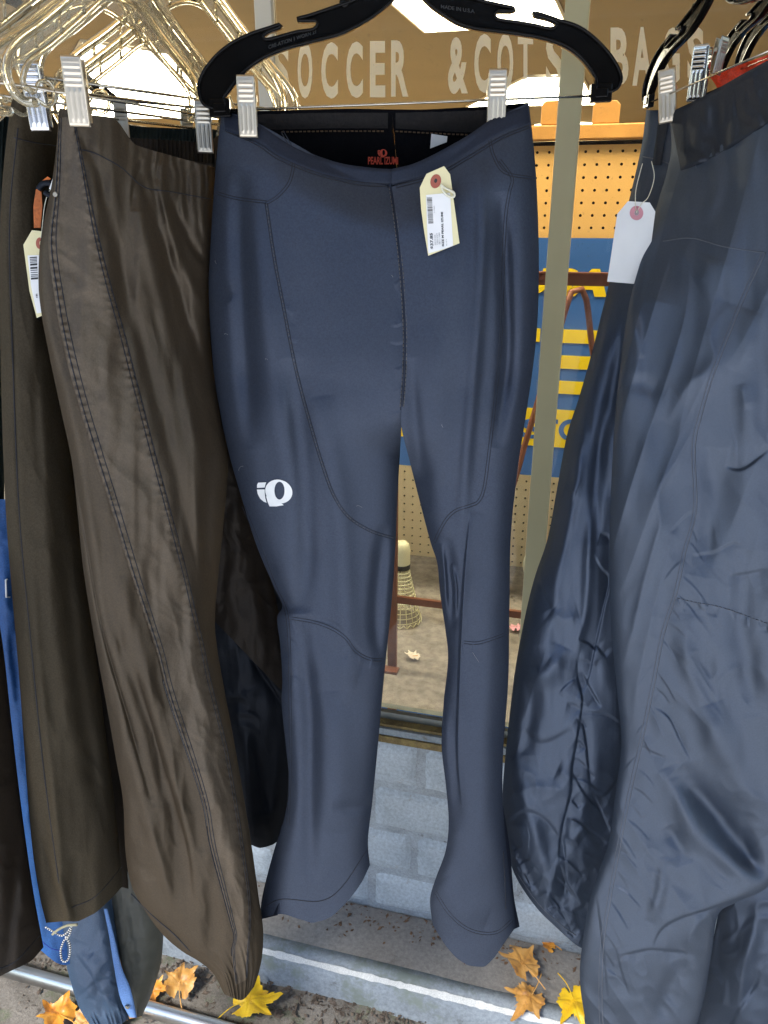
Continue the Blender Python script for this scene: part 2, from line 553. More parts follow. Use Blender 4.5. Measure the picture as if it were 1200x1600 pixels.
# two meshes of shared worn bricks
def worn_brick(seed, L, H):
    rs = np.random.RandomState(seed)
    nx, nz = 15, 8
    X, Z = np.meshgrid(np.linspace(-L / 2, L / 2, nx), np.linspace(0, H, nz))
    e = np.minimum(np.minimum(X + L / 2, L / 2 - X), np.minimum(Z, H - Z))
    rnd = np.clip(e / .006, 0, 1)
    Y = .012 * (1 - rnd) ** 2 + .0016 * fbm(X * 40 + seed, Z * 40, seed, 3)
    X = X + .0012 * vnoise(Z * 60 + seed, X * 60, seed + 1); Z = Z + .0012 * vnoise(X * 60, Z * 60 + seed, seed + 2)
    v = np.stack([X, Y, Z], -1).reshape(-1, 3)
    n = len(v)
    mb = MB().add(v, [q for q in grid_faces(nz, nx)])
    mb.box((-L / 2 + .002, .010, .001), (L / 2 - .002, .05, H - .001))
    me_o = mb.build('brick', M_brick)
    return me_o
protos = []
for r_ in range(4):
    H = ZC[r_ + 1] - ZC[r_] - .006
    for k in range(3):
        protos.append((r_, worn_brick(10 * r_ + k, .223, H)))
first_use = {id(p): True for _, p in protos}
for r_ in range(4):
    ps = [p for rr, p in protos if rr == r_]
    x = -2.3 - OFF[r_] + .33
    n_ = 0
    while x < 1.7:
        src = ps[n_ % 3]
        if first_use[id(src)]:
            o = src; first_use[id(src)] = False
        else:
            o = src.copy(); COL.objects.link(o)
        o.location = (x, 1.25 + random.uniform(-.0015, .0015), ZC[r_] + .003)
        o.parent = wall; o.location = tuple(np.array((x, 1.25 + random.uniform(-.0015, .0015), ZC[r_] + .003)) - np.array(wall.location))
        x += .2295; n_ += 1

# window: sill slab, frame, mullions, glass panes
win = empty('shop_window', (0, 1.29, .46), 'large plate glass shop window with metal mullions above the painted brick wall', 'window')
mb = MB()
sl = boxo('sill', (-2.4, 1.256, .474), (1.8, 1.288, .489), M_slab, win)
boxo('sill_grit', (-2.4, 1.252, .4585), (1.8, 1.30, .4735), M_moss, win)
boxo('sill_moss', (-2.4, 1.262, .4895), (1.8, 1.300, .496), M_moss, win)
boxo('bottom_rail', (-2.4, 1.280, .4965), (1.8, 1.31, .512), M_alu, win)
boxo('top_rail', (-2.4, 1.27, 2.05), (1.8, 1.31, 2.12), M_alu, win)
for (a, b_, m_) in ((-.081, -.047, M_mull), (-.551, -.522, M_mull2), (.62, .655, M_mull), (-1.25, -1.215, M_mull2)):
    boxo('mullion', (a, 1.282, .5125), (b_, 1.302, 2.0495), m_, win, bevel=.002)
mg, nt, b = new_mat('dusty_plate_glass')
out = nt.nodes['Material Output']
tr = nt.nodes.new('ShaderNodeBsdfTransparent'); tr.inputs[0].default_value = (.96, .97, .95, 1)
gl = nt.nodes.new('ShaderNodeBsdfGlossy'); gl.inputs['Roughness'].default_value = .02
fr = nt.nodes.new('ShaderNodeFresnel'); fr.inputs[0].default_value = 1.25
m1 = nt.nodes.new('ShaderNodeMixShader'); nt.links.new(fr.outputs[0], m1.inputs[0]); nt.links.new(tr.outputs[0], m1.inputs[1]); nt.links.new(gl.outputs[0], m1.inputs[2])
df = nt.nodes.new('ShaderNodeBsdfDiffuse'); df.inputs[0].default_value = (.6, .58, .5, 1)
dust = ramp(nt, noise(nt, 90, 9, .75), [(.60, (.010, .010, .010)), (.72, (.5, .5, .5))])
dust2 = ramp(nt, noise(nt, 4, 5, .6), [(.35, (.15, .15, .15)), (.75, (.6, .6, .6))])
mm = nt.nodes.new('ShaderNodeMath'); mm.operation = 'MULTIPLY'; nt.links.new(dust, mm.inputs[0]); nt.links.new(dust2, mm.inputs[1])
m2 = nt.nodes.new('ShaderNodeMixShader'); nt.links.new(mm.outputs[0], m2.inputs[0]); nt.links.new(m1.outputs[0], m2.inputs[1]); nt.links.new(df.outputs[0], m2.inputs[2])
nt.links.new(m2.outputs[0], out.inputs[0])
for a, b_ in ((-2.4, -1.252), (-1.213, -.553), (-.520, -.083), (-.045, .618), (.657, 1.8)):
    boxo('glass_pane', (a, 1.290, .513), (b_, 1.294, 2.049), mg, win)
# wall above the window and an unseen roof added to shade the upper clothes
struct(boxo('upper_wall', (-2.4, 1.262, 2.121), (1.8, 1.42, 3.6), M_brick))
cn = empty('shade_roof', (0, .3, 2.5), 'unseen tan roof added over the pavement to shade the hanging clothes', 'shade_roof')
boxo('deck', (-4, CANY, 2.52), (4, 1.26, 2.56), M_shade_roof, cn)
boxo('fascia', (-4, CANY - .03, 2.46), (4, CANY - .001, 2.60), M_shade_roof, cn)
ob = empty('sky_blocking_building', (0, -15, -.1), 'unseen long dark building added across the street to block the low sky', 'building')  # unseen, added to block low sky and darken reflections
boxo('wall', (-30, -21, -.1), (30, -15, 6.2), plain('dark_brick_wall', (.10, .08, .065), .9, var=.3, nscale=1), ob)
_w = None
for i in range(12):
    for j in range(2):
        if _w is None:
            _w = boxo('window', (-27, -15.0, .9), (-24.8, -14.96, 2.6), plain('far_window_glass', (.05, .06, .07), .1), ob); w_ = _w
        else:
            w_ = _w.copy(); COL.objects.link(w_)
        w_.location = (-26 + i * 4.7, .02, 1.0 + j * 2.7)
# shop interior
CZ = 2.35
struct(boxo('display_floor', (-2.4, 1.311, .40), (1.8, 2.62, .492), M_carpet))
struct(boxo('shop_floor', (-6, 2.63, -.1), (6, 9.0, 0), M_shopfloor))
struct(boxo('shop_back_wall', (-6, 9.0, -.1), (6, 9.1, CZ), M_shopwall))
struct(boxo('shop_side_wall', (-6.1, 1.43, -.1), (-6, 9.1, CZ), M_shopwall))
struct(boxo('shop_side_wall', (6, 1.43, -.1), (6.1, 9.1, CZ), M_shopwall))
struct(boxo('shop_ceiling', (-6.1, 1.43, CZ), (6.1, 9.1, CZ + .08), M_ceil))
struct(boxo('display_riser', (-2.4, 2.621, -.1), (1.8, 2.629, .49), M_shopwall))

# lit ceiling panels of the shop
M_panel = emit('lit_ceiling_panel', (1.0, .92, .72), 3.5)
M_frame = plain('white_panel_frame', (.7, .66, .55), .5)
def ceiling_light(poly, label, q=None):
    if q is None: q = PZ(np.array([p[0] for p in poly]), np.array([p[1] for p in poly]), CZ - .012)
    c = q.mean(0)
    t = empty('ceiling_light', c, label, 'ceiling light', 'lit panels on the shop ceiling')
    n = len(q)
    lo = q.copy(); hi = q.copy(); hi[:, 2] = CZ - .001
    MB().add(np.vstack([lo, hi]), [tuple(range(n)), tuple(range(2 * n - 1, n - 1, -1))] + [(i, (i + 1) % n, (i + 1) % n + n, i + n) for i in range(n)]).build('diffuser', M_panel, t, shade=False)
    ou = c + (q - c) * 1.0; d = (q - c); d /= np.linalg.norm(d, axis=1)[:, None]
    MB().tube(q + d * .012 + np.array([0, 0, .004]), .01, 6, closed=True).build('frame', M_frame, t, shade=False)
ceiling_light([(560, -42), (664, 49), (884, 39), (838, -60)], 'lit ceiling panel seen above the middle of the black hanger')
ceiling_light([(730, 167), (822, 121), (908, 120), (930, 163)], 'lit ceiling panel seen above the wooden stand')
ceiling_light([(60, 182), (128, 66), (262, 84), (352, 186)], 'lit ceiling panel seen behind the clear hangers')
ceiling_light([(838, 206), (836, 194), (934, 191), (932, 208)], 'small lit ceiling panel far back seen between the wooden posts')

for x_, w_ in ((-1.5, 'leftmost'), (-.45, 'middle'), (.6, 'rightmost')):  # unseen panels, added to light the window display from above
    ceiling_light(None, w_ + ' unseen light panel added inside the shop window to brighten the display', np.array([(x_ - .5, 1.45, CZ - .012), (x_ + .5, 1.45, CZ - .012), (x_ + .5, 1.72, CZ - .012), (x_ - .5, 1.72, CZ - .012)]))
# ---------------------------------------------------------------- lettering on the glass
def text_tris(body, bold=0, res=4, spacing=1.0):
    cu = bpy.data.curves.new('t', 'FONT'); cu.body = body; cu.offset = bold; cu.resolution_u = res
    cu.space_character = spacing
    ob = bpy.data.objects.new('t', cu)
    me = bpy.data.meshes.new_from_object(ob)
    v = np.array([tuple(p.co) for p in me.vertices])[:, :2]
    f = [tuple(p.vertices) for p in me.polygons]
    bpy.data.objects.remove(ob); bpy.data.curves.remove(cu); bpy.data.meshes.remove(me)
    lo, hi = v.min(0), v.max(0)
    return (v - lo) / (hi - lo), f

ml, nt, b = new_mat('worn_cream_vinyl')
out = nt.nodes['Material Output']
b.inputs['Base Color'].default_value = (1.0, .92, .68, 1); b.inputs['Roughness'].default_value = .7
tl = nt.nodes.new('ShaderNodeBsdfTranslucent'); tl.inputs[0].default_value = (.85, .78, .55, 1)
ad = nt.nodes.new('ShaderNodeMixShader'); ad.inputs[0].default_value = .35
nt.links.new(b.outputs[0], ad.inputs[1]); nt.links.new(tl.outputs[0], ad.inputs[2])
tr = nt.nodes.new('ShaderNodeBsdfTransparent')
mk = ramp(nt, noise(nt, 120, 9, .72), [(.33, (.2, .2, .2)), (.40, (.93, .93, .93)), (.8, (.95, .95, .95))])
mx = nt.nodes.new('ShaderNodeMixShader'); nt.links.new(mk, mx.inputs[0]); nt.links.new(tr.outputs[0], mx.inputs[1]); nt.links.new(ad.outputs[0], mx.inputs[2])
nt.links.new(mx.outputs[0], out.inputs[0])
letters = [('S', 425, 452, 65, 155), ('O', 465, 488, 65, 154), ('C', 502, 528, 66, 154), ('C', 541, 567, 65, 153), ('E', 578, 602, 64, 152), ('R', 611, 638, 63, 151),
           ('&', 700, 731, 58, 147), ('C', 741, 767, 53, 145), ('O', 777, 802, 52, 143), ('T', 809, 833, 50, 141), ('S', 853, 882, 50, 139),
           ('B', 954, 982, 43, 133), ('A', 988, 1019, 42, 134), ('G', 1036, 1062, 43, 131), ('S', 1074, 1100, 42, 129)]
lay = None
for ch, x0, x1, y0, y1 in letters:
    v, f = text_tris(ch, .035)
    px = x0 + (x1 - x0) * v[:, 0]; py = y1 + (y0 - y1) * v[:, 1]
    p = PY(px, py, 1.2892)
    c = p.mean(0)
    o = MB().add(p - c, f).build('letter', ml, shade=False)
    o.location = tuple(c); adopt(o, win)

# ================================================================== DISPLAY BEHIND THE GLASS
def pegboard(name, x0, x1, z0, z1, Y, pitch, mat, parent):
    """board with real punched holes"""
    nx = int(round((x1 - x0) / pitch)); nz = int(round((z1 - z0) / pitch))
    mb = MB(); r = .0032
    ang = [math.pi / 4 * k + math.pi / 8 for k in range(8)]
    vv = []; ff = []
    for j in range(nz):
        for i in range(nx):
            cx = x0 + (i + .5) * pitch; cz = z0 + (j + .5) * pitch; h = pitch / 2
            base = len(vv)
            sq = [(h, h), (0, h), (-h, h), (-h, 0), (-h, -h), (0, -h), (h, -h), (h, 0)]
            an = [math.atan2(b_, a) for a, b_ in sq]
            for (a, b_) in sq: vv.append((cx + a, Y, cz + b_))
            for a in an: vv.append((cx + r * math.cos(a), Y, cz + r * math.sin(a)))
            for a in an: vv.append((cx + r * math.cos(a), Y + .005, cz + r * math.sin(a)))
            for k in range(8):
                l = (k + 1) % 8
                ff.append((base + k, base + l, base + 8 + l, base + 8 + k))
                ff.append((base + 8 + k, base + 8 + l, base + 16 + l, base + 16 + k))
    mb.add(vv, ff)
    return mb.build(name, mat, parent, shade=False)

M_peg = plain('tan_pegboard', (.86, .66, .36), .6, var=.04, nscale=3)
M_pego = plain('warm_lit_pegboard_tint', (.74, .40, .11), .5, var=.06, nscale=4)  # warm shop light put into the upper board's colour
M_void = plain('dark_backing', (.03, .02, .012), .9)
M_wood = plain('varnished_pine', (.55, .25, .055), .45, var=.18, nscale=14)
M_signb = plain('sign_blue', (.045, .13, .34), .35, var=.08, nscale=3)
M_signy = plain('sign_yellow', (.90, .60, .005), .4, var=.03)

st = empty('pegboard_panel', (-.3, 2.1, .492), 'tan pegboard standing at the back of the window display floor', 'pegboard')
pegboard('board', -1.3, .95, .493, 1.30, 2.10, .0254, M_peg, st)
boxo('backing', (-1.3, 2.11, .493), (.95, 2.12, 1.30), M_void, st)
# wooden easel stand with upper pegboard
st = empty('wooden_stand', (-.1, 1.9, .492), 'wooden stand with pegboard tinted as under warm lamps between two upright posts', 'display stand')
pegboard('board', -.75, .55, 1.40, 1.612, 1.852, .0254, M_pego, st)
boxo('backing', (-.75, 1.862, 1.40), (.55, 1.870, 1.612), M_void, st)
boxo('rail', (-.76, 1.838, 1.6125), (.56, 1.868, 1.642), M_wood, st, bevel=.003)
def slat_post(pxc, w):
    xc = float(PY(pxc, 190, 1.855)[0])
    lo = 1.6425; top = float(PY(pxc, 158, 1.855)[2])
    poly = [(-w / 2, 0), (w / 2, 0), (w / 2, top - lo - .008), (w / 2 - .008, top - lo), (-w / 2 + .008, top - lo), (-w / 2, top - lo - .008)]
    o = MB().prism(poly, -.01, .01).build('post', M_wood, None, shade=False, bevel=.002)
    o.location = (xc, 1.853, lo); adopt(o, st)
slat_post(867, .058); slat_post(946, .055)
boxo('leg', (-.74, 1.88, .493), (-.70, 1.91, 1.40), M_wood, st)
boxo('leg', (.50, 1.88, .493), (.54, 1.91, 1.40), M_wood, st)

# blue sign with yellow lettering
sg = empty('store_sign', (-.15, 1.83, .866), 'blue sign board with yellow capital letters and a yellow STORE band', 'sign')
boxo('board', (-.62, 1.832, .866), (.50, 1.838, 1.4175), M_signb, sg)
def sign_poly(name, pts, mat, Y):
    p = PY(np.array([a for a, _ in pts]), np.array([b_ for _, b_ in pts]), Y); n = len(p)
    q = p.copy(); q[:, 1] += .0008
    o = MB().add(np.vstack([p, q]), [tuple(range(n)), tuple(range(2 * n - 1, n - 1, -1))] + [(i, (i + 1) % n, (i + 1) % n + n, i + n) for i in range(n)]).build(name, mat, sg, shade=False)
    return o
# yellow band, x from world coordinates so that it is a true rectangle
boxo('band', (-.60, 1.8305, float(PY(870, 699, 1.83)[2])), (.48, 1.8315, float(PY(870, 640, 1.83)[2])), M_signy, sg)
def sign_text(body, x0, x1, z0, z1, mat, name, shear=0, bold=.03, Y=1.8300):
    v, f = text_tris(body, bold, 6)
    p = np.stack([x0 + (x1 - x0) * v[:, 0] + shear * v[:, 1] * (z1 - z0), np.full(len(v), Y), z0 + (z1 - z0) * v[:, 1]], -1)
    c = p.mean(0); o = MB().add(p - c, f).build(name, mat, shade=False); o.location = tuple(c); adopt(o, sg)
def wx(px, py, Y=1.83): return float(PY(px, py, Y)[0])
def wz(px, py, Y=1.83): return float(PY(px, py, Y)[2])
sign_text('S', wx(814, 670), wx(850, 670), wz(840, 686), wz(840, 655), M_signb, 'letter')
sign_text('T', wx(853, 670), wx(871, 670), wz(860, 688), wz(860, 655), M_signb, 'letter')
sign_text('O', wx(873, 670), wx(912, 670), wz(890, 689), wz(890, 655), M_signb, 'letter')
sign_text('R', wx(916, 670), wx(948, 670), wz(920, 688), wz(920, 655), M_signb, 'letter')
sign_text('E', wx(952, 670), wx(980, 670), wz(960, 688), wz(960, 655), M_signb, 'letter')
# big letters of the middle row
ex0, ex1 = wx(848, 560), wx(945, 560); zt, zb = wz(890, 515), wz(890, 616)
hh = (zt - zb)
def rect(x0, x1, z0, z1):
    boxo('letter_bar', (x0, 1.8305, z0), (x1, 1.8315, z1), M_signy, sg)
rect(ex0, ex0 + .022, zb, zt)
for k in range(3):
    z1 = zt - k * (hh - hh * .205) / 2
    rect(ex0 + .0225, ex1, z1 - hh * .205, z1)
rect(wx(740, 520), wx(844, 520), zt - hh * .205, zt); rect(wx(782, 520), wx(800, 520), zb, zt - hh * .206)
sign_text('USA', wx(795, 440), wx(950, 440), wz(880, 463), wz(880, 419), M_signy, 'lettering', shear=.35, bold=.06)

# rust brown wire rack inside, with shuttlecock
M_rust = plain('brown_painted_steel', (.22, .075, .035), .5, .2, var=.15, bmp=.2)
rk = empty('wire_easel', PY(880, 900, 1.72), 'brown steel easel frame with a V of rods in front of the blue sign', 'easel')
a = PY(790, 434, 1.72); b_ = PY(1030, 440, 1.72)
zt_ = (a[2] + b_[2]) / 2
boxo('crossbar', (a[0], 1.712, zt_ - .012), (b_[0], 1.718, zt_ + .012), M_rust, rk)
boxo('crossbar_lip', (a[0], 1.700, zt_ + .0125), (b_[0], 1.718, zt_ + .0155), M_rust, rk)
V = [(808, 740), (822, 690), (855, 580), (888, 470), (896, 453), (905, 450), (913, 456), (917, 475), (922, 520), (940, 700)]
P_ = np.array([PY(x, y, 1.705) for x, y in V])
P_[:, 1] += np.linspace(-.05, .03, len(V))
low = P_[0].copy(); low[2] = .494; low[0] -= .09
P_ = np.vstack([low[None], P_, np.array([[P_[-1][0] + .05, P_[-1][1], .494]])])
MB().tube(smooth(P_, 60), .0065, 8).build('rod', M_rust, rk)
fr_ = empty('steel_foot_frame', PY(620, 1035, 1.40), 'brown steel post and crossbar on a square foot beside the shuttlecock', 'frame')
base = PZ(613, 1042, .493)
Yf = float(base[1])
topz = float(PY(618, 800, Yf)[2])
x_ = float(base[0])
boxo('post', (x_ - .010, Yf - .006, .493), (x_ + .010, Yf + .006, 1.15), M_rust, fr_)
boxo('foot', (x_ - .022, Yf - .03, .4925), (x_ + .018, Yf - .0065, .499), M_rust, fr_)
zz = float(PY(640, 937, Yf)[2])
boxo('crossbar', (x_ + .0105, Yf - .005, zz - .010), (x_ + .60, Yf + .003, zz + .006), M_rust, fr_)

# ================================================================== GARMENTS
class Cloth:
    """one tube of fabric: left and right edges traced, a real thickness, folds modelled in the surface"""
    def __init__(s, L, Rr, DL, DR, T, ns, nt, p=2.2, half=None, top=None, bot=None, folds=(), fn=None, backtop=None, cols=True):
        t = np.linspace(0, 1, nt)
        l, r = smooth(L, nt), smooth(Rr, nt)
        a = np.linspace(0, 1, ns)
        sv = .55 * a + .45 * (1 - np.cos(math.pi * a)) / 2
        S, Tt = np.meshgrid(sv, t)
        X = l[:, 0][:, None] * (1 - S) + r[:, 0][:, None] * S
        Y0 = l[:, 1][:, None] * (1 - S) + r[:, 1][:, None] * S
        Y = Y0.copy()
        if top is not None: Y = Y + key(S, top) * np.clip(1 - Tt * 3.0, 0, 1) ** 2
        if bot is not None: Y = Y + key(S, bot) * np.clip(Tt * 8 - 7, 0, 1) ** 1.5
        D0 = key(Tt, DL) * (1 - S) + key(Tt, DR) * S
        Th = key(Tt, T)
        if half is None:
            q = 2 * S - 1
        else:                                   # half = ('L'|'R', [(t,k)]) : k=1 the inner edge is the middle of the body
            k = key(Tt, half[1])
            q = (2 * S - 1)
            q = np.where(k > 0, (S * (2 - k) - 1) if half[0] == 'L' else (S * (2 - k) - (1 - k)), q)
        pr = (1 - np.clip(np.abs(q), 0, 1) ** p) ** (1 / p)
        disp = stroke_field(X, Y, folds) if len(folds) else 0
        if fn is not None: disp = disp + fn(X, Y, S, Tt)
        edge = np.clip(pr * 2.5, 0, 1)
        DF = D0 - Th * pr - disp * edge
        s.X, s.Y, s.D, s.S, s.T = X, Y, DF, S, Tt
        s.front = PD(X, Y, DF)
        nb = max(8, ns // 4)
        ib = np.linspace(ns - 1, 0, nb).astype(int)
        Xb, Sb, prb, Thb, D0b = X[:, ib], S[:, ib], pr[:, ib], Th[:, ib], D0[:, ib]
        Yb = Y0[:, ib].copy()
        if backtop is not None: Yb = Yb + key(Sb, backtop) * np.clip(1 - Tt[:, ib] * 3, 0, 1) ** 2
        if bot is not None: Yb = Yb + key(Sb, bot) * np.clip(Tt[:, ib] * 8 - 7, 0, 1) ** 1.5
        s.back = PD(Xb, Yb, D0b + Thb * prb * .8)
        s.Xb, s.Yb, s.Db = Xb, Yb, D0b + Thb * prb * .8
        s.kd = None
    def mesh(s, mb=None, back=True):
        mb = mb or MB()
        nr, nc = s.front.shape[:2]
        mb.add(s.front.reshape(-1, 3), [q[::-1] for q in grid_faces(nr, nc)] if False else grid_faces(nr, nc))
        if back:
            mb.add(s.back.reshape(-1, 3), grid_faces(*s.back.shape[:2]))
        return mb
    def _tree(s, side='f'):
        if side == 'f':
            X, Y, D = s.X.ravel(), s.Y.ravel(), s.D.ravel()
        else:
            X, Y, D = s.Xb.ravel(), s.Yb.ravel(), s.Db.ravel()
        kd = kdtree.KDTree(len(X))
        for i in range(len(X)): kd.insert((X[i], Y[i], 0), i)
        kd.balance()
        return kd, D
    def depth(s, px, py, side='f'):
        if s.kd is None: s.kd = {}
        if side not in s.kd: s.kd[side] = s._tree(side)
        kd, D = s.kd[side]
        px, py = np.asarray(px, float), np.asarray(py, float)
        sh = px.shape
        o = np.empty(px.size)
        for i, (x, y) in enumerate(zip(px.ravel(), py.ravel())):
            r = kd.find_n((x, y, 0), 5)
            w = np.array([1 / (q[2] ** 2 + .05) for q in r]); d = np.array([D[q[1]] for q in r])
            o[i] = (w * d).sum() / w.sum()
        return o.reshape(sh)
    def at(s, px, py, lift=.0006, side='f'):
        return PD(px, py, s.depth(px, py, side) - lift)

def seam(c, mb, pts, r=.0007, n=None, lift=.0003, side='f', off=0, sides=5, dash=False):
    L = np.linalg.norm(np.diff(np.asarray(pts, float), axis=0), axis=1).sum()
    n = n or max(6, int(L / 5))
    p = smooth(pts, n)
    if off:
        t = np.gradient(p, axis=0); t /= np.linalg.norm(t, axis=1)[:, None]
        p = p + np.stack([-t[:, 1], t[:, 0]], 1) * off
    if dash:
        P_ = smooth(p, int(L / 2.2))
        W = c.at(P_[:, 0], P_[:, 1], lift, side)
        for i in range(0, len(W) - 2, 3):
            mb.tube(W[i:i + 3], r, 4)
        return mb
    mb.tube(c.at(p[:, 0], p[:, 1], lift, side), r, sides)
    return mb

def patch(c, L, Rr, ns, nt, lift=.001, side='f', fn=None, rim=.0009):
    """a sewn-on strip: follows the cloth below it, with its own thickness"""
    l, r = smooth(L, nt), smooth(Rr, nt)
    a = np.linspace(0, 1, ns)[None, :]
    X = l[:, 0:1] * (1 - a) + r[:, 0:1] * a
    Y = l[:, 1:2] * (1 - a) + r[:, 1:2] * a
    A = np.broadcast_to(a, X.shape); Tt = np.broadcast_to(np.linspace(0, 1, nt)[:, None], X.shape)
    D = c.depth(X, Y, side)
    e = np.clip(np.minimum(A, 1 - A) * ns / 2., 0, 1)
    ll = -rim + (lift + rim) * e ** .5
    if fn is not None: ll = ll + fn(X, Y, A, Tt) * e
    return PD(X, Y, D - ll), (X, Y)

def add_grid(mb, P_):
    return mb.add(P_.reshape(-1, 3), grid_faces(*P_.shape[:2]))

def hem_seam(mb, c, a, b_):
    pass

def build_thing(name, loc, label, cat, group=None):
    return empty(name, loc, label, cat, group)

def under(o, parent):
    """mesh given in world coordinates, origin moved to the parent's base"""
    c = wpos(parent)
    me = o.data
    n = len(me.vertices); buf = np.empty(n * 3); me.vertices.foreach_get('co', buf)
    buf = (buf.reshape(-1, 3) - c).ravel(); me.vertices.foreach_set('co', buf); me.update()
    o.parent = parent; o.location = (0, 0, 0)
    return o

def part(mb, name, mat, parent, shade=True):
    return under(mb.build(name, mat, None, shade), parent)

def pucker(pts, n, l, w, amp, seed, ang=.6, kind=None):
    """short oblique creases pulled out of a seam"""
    rs = np.random.RandomState(seed)
    p = smooth(pts, n)
    out = []
    for i in range(n):
        a = ang + rs.uniform(-.35, .35); L_ = l * rs.uniform(.5, 1.3)
        x, y = p[i] + rs.uniform(-2, 2, 2)
        side = 1 if rs.rand() > .3 else -1
        pts_ = [(x, y), (x + side * L_ * .5 * math.cos(a), y + L_ * .5 * math.sin(a)), (x + side * L_ * math.cos(a), y + L_ * 1.0 * math.sin(a + .25))]
        out.append((pts_, w * rs.uniform(.7, 1.3), amp * rs.uniform(.5, 1.2) * rs.choice([1, -1]), kind or rs.choice(['C', 'D'])))
    return out

# ---------------------------------------------------------------- the navy tights in the middle
TD = .84
tl_L = [(346, 171), (340, 230), (334, 300), (329, 380), (326, 450), (329, 520), (335, 590), (345, 650), (358, 710), (378, 780), (400, 850), (425, 910), (441, 945),
        (433, 966), (438, 1010), (441, 1060), (440, 1100), (446, 1160), (451, 1215), (447, 1265), (432, 1320), (417, 1375), (406, 1435)]
tl_R = [(598, 166), (612, 292), (619, 340), (626, 400), (631, 460), (634, 520), (633, 580), (629, 640), (626, 690), (622, 760), (618, 850), (612, 940), (605, 1010), (598, 1080),
        (590, 1170), (582, 1250), (575, 1310), (578, 1348)]
tr_L = [(598, 166), (612, 292), (619, 340), (626, 400), (631, 460), (634, 520), (633, 580), (627, 640), (628, 672), (640, 720), (655, 780), (672, 845), (683, 880), (688, 930), (696, 985), (700, 1030),
        (693, 1100), (690, 1165), (697, 1230), (701, 1285), (696, 1330), (681, 1372), (672, 1405), (676, 1445)]
tr_R = [(826, 160), (834, 230), (839, 300), (842, 400), (840, 500), (832, 580), (820, 660), (808, 740), (798, 840), (796, 950), (795, 1040), (792, 1100), (787, 1160), (785, 1230),
        (788, 1290), (794, 1350), (800, 1400), (806, 1448)]
HALF = [(0, 1), (.30, 1), (.40, 0), (1, 0)]
foldsL = [
    ([(372, 260), (378, 420), (385, 560), (392, 700)], 16, -5, 'r'),
    ([(400, 360), (420, 520), (450, 700), (490, 860)], 26, 4, 'r'),
    ([(455, 560), (470, 700), (480, 860), (470, 960)], 17, -6, 'r'),
    ([(500, 620), (530, 800), (540, 980), (545, 1100)], 20, 5, 'r'),
    ([(600, 820), (590, 920), (588, 980), (596, 1040)], 12, -5, 'r'),
    ([(470, 960), (480, 1060), (486, 1160), (484, 1380)], 14, -6, 'r'),
    ([(520, 1080), (525, 1200), (520, 1300)], 24, 4, 'r'),
    ([(600, 1250), (565, 1262), (520, 1262)], 10, -2.5, 'r'),
    ([(456, 966), (520, 975), (565, 1022), (600, 1030)], 4, -.7, 'r'),
    ([(452, 1000), (500, 1040), (560, 1060)], 24, 1.5, 'r'),
    ([(330, 430), (360, 470)], 12, -2, 'r'),
]
foldsR = [
    ([(755, 250), (752, 400), (742, 560), (730, 700), (720, 860)], 11, 5.5, 'r'),
    ([(784, 300), (790, 420), (792, 560), (775, 700)], 12, -9, 'r'),
    ([(640, 560), (650, 680), (668, 800)], 12, -4, 'r'),
    ([(700, 330), (690, 500), (680, 640), (690, 760)], 26, 4, 'r'),
    ([(736, 800), (728, 880), (722, 980), (718, 1080), (716, 1180), (722, 1260)], 4.5, 9, 'D'),
    ([(698, 840), (706, 900), (708, 960), (700, 1000)], 9, -4, 'r'),
    ([(706, 880), (712, 920), (711, 970)], 3.5, 4, 'r'),
    ([(690, 850), (694, 900), (697, 960)], 4, 4, 'r'),
    ([(760, 900), (758, 1050), (754, 1200), (748, 1380)], 22, 4, 'r'),
    ([(690, 1375), (720, 1420), (760, 1440)], 22, 3, 'r'),
    ([(705, 1100), (712, 1200), (712, 1300)], 12, -4, 'r'),
]
def tights_fn(seed):
    def f(X, Y, S, T):
        return .0022 * fbm(X / 150, Y / 420, seed, 2) + .0009 * fbm(X / 60, Y / 120, seed + 9, 2)
    return f
thk = [(0, .030), (.08, .055), (.25, .062), (.45, .046), (.7, .034), (1, .040)]
topL = [(0, 0), (.12, 8), (.3, 26), (.6, 26), (1, 0)]
foldsL += pucker(tl_R[3:8], 8, 22, 2.4, .7, 3, 2.6) + pucker([(443, 480), (463, 580), (487, 670), (522, 775), (580, 830)], 16, 16, 2.2, .35, 4, .3) + pucker([(456, 966), (518, 982), (556, 1018), (600, 1031)], 9, 20, 2.4, .5, 5, 1.4) + pucker([(405, 850), (428, 912), (447, 955), (453, 1080), (454, 1180)], 12, 20, 2.6, .7, 6, .4)
foldsR += pucker([(786, 420), (783, 520), (774, 620), (757, 760), (735, 790)], 14, 18, 2.4, .4, 7, 2.8) + pucker([(720, 1003), (770, 998), (792, 990)], 5, 18, 2.4, .5, 8, 1.5)
foldsL = [(a, w, m * 1.7, k) for a, w, m, k in foldsL]; foldsR = [(a, w, m * 1.4, k) for a, w, m, k in foldsR]
cL = Cloth(tl_L, [(612, 292)] + tl_R[2:], [(0, TD), (1, TD)], [(0, TD), (1, TD)], thk, 150, 520, 2.3, ('L', HALF),
           top=[(0, 0), (.2, -4), (.45, 2), (.75, 12), (1, 0)], bot=[(0, 0), (.17, 8), (.37, 34), (.5, 50), (.63, 54), (.78, 44), (.92, 25), (1, 4)], folds=foldsL, fn=tights_fn(1),
           backtop=[(0, 0), (.2, -22), (.5, -60), (.8, -98), (1, -121)])
